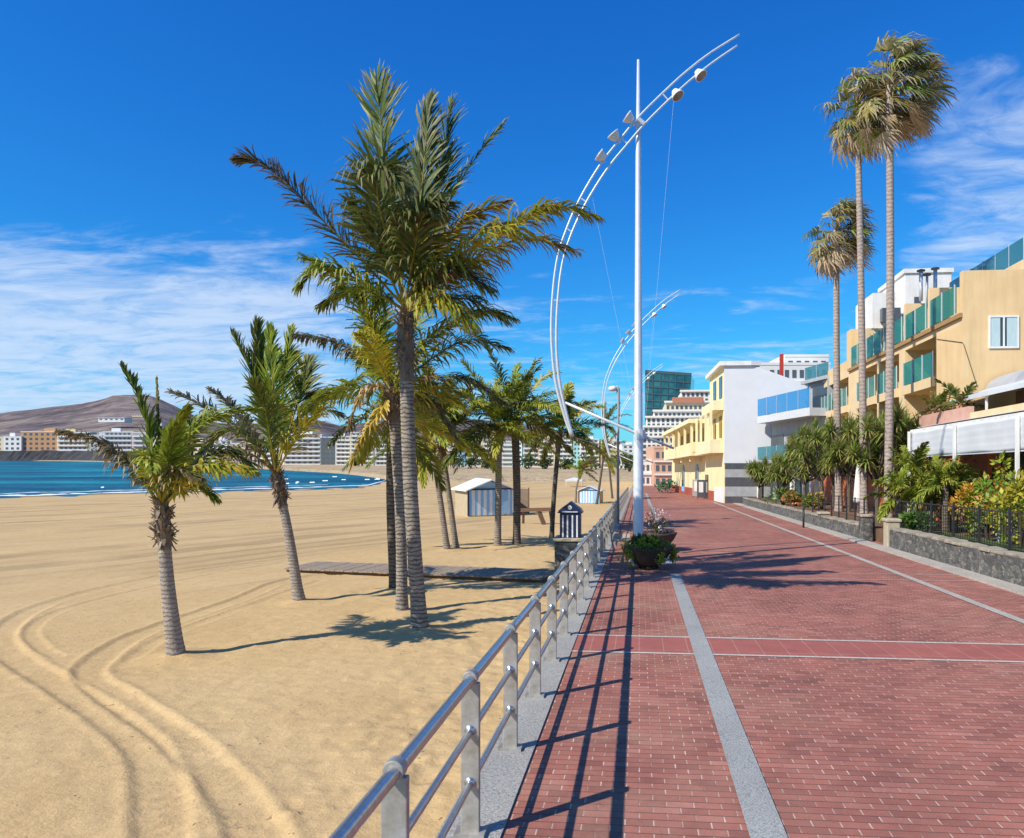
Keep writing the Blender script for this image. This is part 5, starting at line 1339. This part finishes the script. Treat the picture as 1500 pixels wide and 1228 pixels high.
for k in range(4): Y2.part('loggia_window', mat('ochre_shutter', (.4, .25, .06), (.3, .18, .05), .7), yb, -1.3 + 5.2 * k, .9 + 5.2 * k, .0, .03, 4.6, 6.9)
for k in range(3): Y2.part('bracket', YELP, yb, .2 + 7 * k, .5 + 7 * k, .0, 1.2, 3.6, 4.1)
for z in (7.62, ): Y1.part('balcony', YELP, yb, .3, 7.5, 0, .8, 7.62, 8.4); 
Y1.part('balcony', YELP, yb, .3, 9.5, 0, 1.1, 4.1, 5.2)
for k in range(2):
    Y1.part('window', GLASSD, yb, 1 + 3.2 * k, 2.4 + 3.2 * k, 0, .04, 8.7, 10.5); Y1.part('window', MC['ochre_shutter'], yb, 1 + 3.2 * k, 2.4 + 3.2 * k, 0, .04, 5.4, 7.2)
for k in range(4): Y1.part('balcony_post', YELP, yb, .4 + 3.0 * k, .62 + 3.0 * k, .9, 1.08, 5.2, 7.61)
for s_, nm in ((2.0, 1), (13.0, 0)):
    f_ = Y2
    b = MB(); pr_ = [(s_, .3), (s_ + 2.2, .3)] + [(s_ + 1.1 + 1.1 * math.cos(R(a)), 2.4 + 1.0 * math.sin(R(a))) for a in range(0, 181, 20)]
    b.vprism(pr_, lambda a, z: f_.pt(a, .05, z), lambda a, z: f_.pt(a, .09, z)); wA = b.sheared().build('arched_window', BLUEP, yb)
    b = MB(); pr_ = [(s_ + .25, .9), (s_ + 1.95, .9)] + [(s_ + 1.1 + .85 * math.cos(R(a)), 2.4 + .75 * math.sin(R(a))) for a in range(0, 181, 20)]
    b.vprism(pr_, lambda a, z: f_.pt(a, .092, z), lambda a, z: f_.pt(a, .11, z)); b.sheared().build('pane', GLASSD, wA)
dd_ = Y1.part('door', GLASSD, yb, 8.6, 10.2, .05, .1, 0, 2.3)
box_sh('chimney', RED, yb, 12.3, 12.6, 66, 66.3, 7, 12.9)
for i, (x, y, lb) in enumerate(((5.9, 71.5, 'dark menu board with white sheet by the yellow building door'), (5.75, 75.5, 'grey menu board farther along the yellow building'))):
    q = P(x, y); o = thing('menu_board', lb, 'sign', q, group='menu boards by the yellow building')
    MB().cbox(q + V((0, 0, .95)), (.75, .08, 1.7)).build('board', DGREY if i == 0 else CONC, o, bev=.01); MB().cbox(q + V((0, -.05, 1.1)), (.42, .012, 1.0)).build('sheet', WHITE, o)
    for s_ in (-.3, .3): MB().beam(q + V((s_, .0, 0)), q + V((s_, 0, .2)), .05, .05).build('leg', BLACK, o)

# buildings farther back
def block(name, label, px0, px1, ytop, D, m, rows, nw, zb=-3.4, dp=14, turn=0, ph_=3.0, wm=None):
    a = at(px0, ytop, D); c = at(px1, ytop, D); W = (c - a).length; ctr = (a + c) / 2; base = V((ctr.x, ctr.y, zb)) + V((-SI, CO, 0)) * dp / 2
    Ht = ctr.z - zb; r = thing(name, label, 'building', base, TH + turn)
    cube_part('wall', m, r, (0, 0, Ht / 2), (W, dp, Ht)); cube_part('roof_parapet', m, r, (0, 0, Ht + .2), (W * 1.01, dp * 1.01, .4))
    sh = Ht / rows
    for i in range(rows):
        cube_part('ledge', SLABW, r, (0, -dp / 2 - .15, sh * (i + .02)), (W, .3, sh * .12))
        for k in range(nw): cube_part('window', wm or WIND_D, r, ((k + .5) / nw * W * .94 - W * .47, -dp / 2 - .02, sh * (i + .5)), (W * .94 / nw * .55, .05, sh * .45))
    return r
# stepped white hotel
ht = thing('hotel', 'large stepped white hotel with rows of small windows behind the yellow building', 'building', at(990, 690, 170))
HD = 150.0
for i, (p0, p1, yt, yb_, do) in enumerate(((941, 1040, 641, 700, 0), (943, 1040, 626, 641, 1.5), (947, 1044, 612, 626, 3), (958, 1050, 603, 612, 4.5), (975, 1055, 590, 603, 6), (998, 1058, 574, 590, 8))):
    a = at(p0, yt, HD + do); c = at(p1, yb_, HD + do)
    b = MB(); b.box(a.x, c.x, a.y, a.y + 20, c.z - (4 if i == 0 else 0), a.z); o_ = b.build('storey', mat('hotel_white', (.76, .73, .67), (.7, .67, .6), .85, .3) if i != 4 else WALLC['cream'], ht)
    b = MB(); b.box(a.x - .3, c.x, a.y - .5, a.y - .01, a.z - .05, a.z + .35); b.build('parapet', MC['hotel_white'], ht)
    nrow = max(1, int(round((yb_ - yt) / 9))); ncol = int((p1 - p0) / 6.5)
    for rI in range(nrow):
        for k in range(ncol):
            x = a.x + (c.x - a.x) * (k + .5) / ncol; z = a.z - (a.z - c.z) * (rI + .55) / nrow
            MB().box(x - .26, x + .26, a.y - .06, a.y - .003, z - .38, z + .32).build('window', WIND_D, o_)
b = MB(); a = at(985, 590, HD + 5.6); c = at(1030, 586, HD + 5.6); b.box(a.x, c.x, a.y - .4, a.y + 1, a.z, a.z + 1.1); b.build('roof_tiles', TERRA, ht)
# teal glass tower
tw_ = thing('glass_tower', 'teal glass office tower rising behind the white hotel', 'building', at(978, 690, 330))
m, nt, bs, out = newmat('tower_glass')
vec = tco(nt); sz = node(nt, 'ShaderNodeSeparateXYZ'); nt.links.new(vec, sz.inputs[0])
nn_ = noise(nt, vec, .12, 4)
nt.links.new(ramp(nt, nn_, [(.35, (.008, .05, .07)), (.5, (.02, .12, .14)), (.68, (.06, .22, .2))]), bs.inputs['Base Color'])
bs.inputs['Roughness'].default_value = .12; bs.inputs['Specular IOR Level'].default_value = .7; TWG = m
a0, c0 = at(945, 546, 330), at(1013, 548, 330); a1, c1 = at(945, 690, 330), at(1002, 690, 330)
z0 = -4
vs = [V((a1.x, a1.y, z0)), V((c1.x, c1.y, z0)), V((c1.x + 3, c1.y + 22, z0)), V((a1.x, a1.y + 22, z0)), V((a0.x, a0.y, a0.z)), V((c0.x, c0.y, c0.z - .8)), V((c0.x + 3, c0.y + 22, c0.z - .8)), V((a0.x, a0.y + 22, a0.z))]
b = MB(); b.add(vs, [(3, 2, 1, 0), (4, 5, 6, 7), (0, 1, 5, 4), (1, 2, 6, 5), (2, 3, 7, 6), (3, 0, 4, 7)]); b.build('curtain_wall', TWG, tw_)
for k in range(13):
    t = (k + 1) / 14; L0 = vs[0].lerp(vs[4], t); L1 = vs[1].lerp(vs[5], t)
    MB().beam(L0 + V((0, -.1, 0)), L1 + V((0, -.1, 0)), .4, .5).build('floor_band', mat('tower_band', (.05, .09, .1), (.08, .13, .14), .4), tw_)
for k in range(1, 6):
    t = k / 6; MB().beam(vs[0].lerp(vs[1], t) + V((0, -.12, 0)), vs[4].lerp(vs[5], t) + V((0, -.12, 0)), .25, .3).build('mullion', MC['tower_band'], tw_)
b = MB(); b.beam(vs[4] + V((0, 0, .6)), vs[5] + V((0, 0, .6)), .4, 1.2); b.build('crown_rail', MC['tower_band'], tw_)
block('orange_house', 'small orange house at the far end of the promenade', 958, 986, 657, 128, WALLC['salmon'], 3, 3, zb=-3.2)
block('shop_row', 'white shop front row at the far end of the promenade left of the orange house', 938, 960, 676, 132, WALLC['white'], 2, 3, zb=-3.2)
block('far_hotel', 'long white flat roofed hotel seen above the grey white gable', 1100, 1216, 535, 112, WALLC['white'], 7, 10, zb=-2.5)
block('roof_house', 'small white rooftop house on top of the long white hotel', 1150, 1214, 523, 118, WALLC['white'], 9, 5, zb=-2.5)
bush('round_shrub', 'round bright green shrub at the far end of the promenade', 'shrub', P(3.4, 95, 0), 1.3, 1.0, .75, 500, .3, [(.03, .16, .07), (.04, .2, .09)], 55, stem=False)

# ------------------------------------------------------------------ garden plants
def yucca(label, loc, h, seed, heads=6, leaf=.75, cols=None, group='dracaena trees in the hotel garden', spread=.9):
    rnd = random.Random(seed); cols = cols or [(.2, .26, .045), (.33, .36, .08), (.13, .19, .035), (.26, .26, .07)]
    r = thing('dracaena', label, 'tree', loc, group=group); loc = V(loc); tops = []
    b = MB(); b.cur = (.16, .13, .1)
    b.tube([loc - V((0, 0, .2)), loc + V((.03, 0, h * .28)), loc + V((0, .02, h * .5))], [.13, .1, .09], 8)
    for k in range(heads):
        a = k * 2.4 + rnd.uniform(-.3, .3); q0 = loc + V((0, 0, h * rnd.uniform(.3, .5)))
        rr = spread * (.25 + .75 * rnd.random()); q = loc + V((math.cos(a) * rr, math.sin(a) * rr, h * rnd.uniform(.48, .95)))
        b.tube([q0, (q0 + q) / 2 + V((math.cos(a) * .15, math.sin(a) * .15, -.1)), q], [.07, .055, .045], 6); tops.append(q)
    b.build('trunk', LEAF, r, fix=False)
    b = MB()
    for q in tops:
        for i in range(75):
            a = i * 2.4; el = R(85 - 125 * (i / 75) + rnd.uniform(-8, 8))
            d = V((math.cos(a) * math.cos(el), math.sin(a) * math.cos(el), math.sin(el))); l = leaf * rnd.uniform(.7, 1.15)
            s = d.cross(V((0, 0, 1))); s = s.normalized() if s.length > .05 else V((1, 0, 0)); ww = .07
            p1 = q + d * l * .5; d2 = (d + V((0, 0, -.5)) + WIND * .1).normalized(); p2 = p1 + d2 * l * .5
            c = tuple(x * rnd.uniform(.8, 1.25) for x in rnd.choice(cols)); c2 = lerp(c, (.3, .27, .1), rnd.random() * .4)
            b.add([q - s * ww * .5, q + s * ww * .5, p1 - s * ww * .5, p1 + s * ww * .5, p2], [(0, 1, 3, 2), (2, 3, 4)], [c, c, c, c, c2])
    b.build('crown', LEAF, r, fix=False); return r
YUC = [(1112, 9.2, 2.6, 'small pale dracaena in front of the striped stone cladding', 5), (1150, 9.6, 3.0, 'dracaena left of the hedge with red flowers', 6), (1178, 10.2, 3.9, 'bushy dracaena just left of the shortest fan palm', 7),
       (1203, 10.0, 4.1, 'dracaena with two dark stems left of the shortest fan palm trunk', 7), (1243, 10.6, 4.3, 'tall dracaena filling the gap between the left two fan palm trunks', 8), (1262, 11.2, 4.6, 'rear dracaena behind the slimmest fan palm trunk', 8),
       (1284, 10.4, 4.2, 'dracaena filling the gap between the right two fan palm trunks', 8), (1318, 11.3, 4.3, 'dracaena right of the tallest fan palm trunk', 8), (1220, 11.8, 4.8, 'rear dracaena below the left end of the tan balconies', 8), (1300, 12.0, 4.7, 'rear dracaena against the salmon ground floor', 8)]
for i, (px, X, h_, lb, n) in enumerate(YUC):
    q, _ = garden(px, X); yucca(lb, q, h_ * 1.06, 200 + i, n + 9, .9, spread=1.5 if i > 1 else 1.1)
for i, (px, X, h_, L, lb) in enumerate(((1338, 10.0, 1.9, 1.5, 'dark drooping garden palm left of the white canvas corner'), (1362, 9.8, 1.3, 1.2, 'low arching garden palm behind the iron fence'), (1385, 9.9, 1.6, 1.2, 'small feathery palm left of the white pergola post'), (1316, 9.2, 1.1, 1.3, 'stout drooping palm beside the tallest fan palm trunk'))):
    q, _ = garden(px, X); r = thing('garden_palm', lb, 'palm tree', q, group='low palms in the hotel garden')
    trunk(r, [q, q + V((0, 0, h_ * .5)), q + V((.03, 0, h_))], .12, .1, 1.2, TRUNKD, 8, .1)
    auto_fronds(r, q + V((0, 0, h_)), 15, L, 300 + i, [(GRN, LIM), (OLV, LIM), (GRN, OLV)], up=80, low=-35, hang=.6, leaf=.34, nl=22, wid=.04, wbias=.05, rr=.018)
SH = [(1147, 8.9, .9, .8, .45, [(.05, .11, .02), (.07, .14, .03), (.4, .07, .03)], 'low hedge dotted with red flowers behind the low wall'),
      (1165, 9.3, .7, .7, .4, [(.05, .12, .02), (.34, .12, .04), (.1, .16, .03)], 'orange flowered bush right of the red flowered hedge'),
      (1192, 9.4, .6, .6, .5, [(.1, .17, .03), (.3, .2, .04)], 'small yellow green bush beside the shortest fan palm'),
      (1425, 10.2, .55, .5, .8, [(.12, .19, .02), (.2, .26, .03), (.4, .22, .03)], 'orange and green croton right of the white pergola post'),
      (1448, 10.0, .6, .5, .75, [(.36, .18, .03), (.22, .27, .03), (.12, .2, .02)], 'bright orange croton under the canvas screen'),
      (1474, 9.9, .55, .5, .95, [(.2, .24, .02), (.34, .28, .03), (.1, .16, .02)], 'tall yellow green croton near the right edge'),
      (1496, 9.7, .5, .5, .85, [(.14, .2, .02), (.3, .26, .03)], 'yellow green shrub at the right edge behind the fence'),
      (1402, 10.6, .6, .5, .6, [(.06, .12, .02), (.1, .16, .03)], 'dark green shrub behind the pergola post'),
      (1435, 11.8, .8, .6, 1.0, [(.06, .12, .02), (.12, .17, .03)], 'dark green shrub deep under the canvas roof'),
      (1360, 11.5, .9, .7, 1.0, [(.06, .1, .02), (.12, .15, .03)], 'broad green shrub under the left corner of the canvas'),
      (1345, 8.9, .4, .4, .3, [(.1, .16, .03), (.06, .12, .02)], 'low green clump at the foot of the iron fence'),
      (1480, 11.6, .7, .6, 1.0, [(.08, .14, .02), (.35, .14, .03)], 'red tinged shrub deep under the canvas at right')]
for i, (px, X, rx, ry, rz, cols, lb) in enumerate(SH):
    q, _ = garden(px, X); bush('shrub', lb, 'shrub', q, rx, ry, rz, 800, .17, [tuple(min(.8, x * 1.5) for x in c_) for c_ in cols], 400 + i, stem=True, group='shrubs in the terrace garden', clumps=14, narrow=.5)
q, t_ = garden(1257, 10.2)
o = thing('parasol', 'closed white parasol standing between the fan palm trunks', 'parasol', q)
MB().tube([q, q + V((0, 0, 2.5))], .025, 8).build('pole', GALV, o, True); MB().lathe([(.2, .6), (.22, .75), (.17, 1.4), (.1, 2.1), (.03, 2.45)], 12, Matrix.Translation(q)).build('canopy', WHITE, o, True)
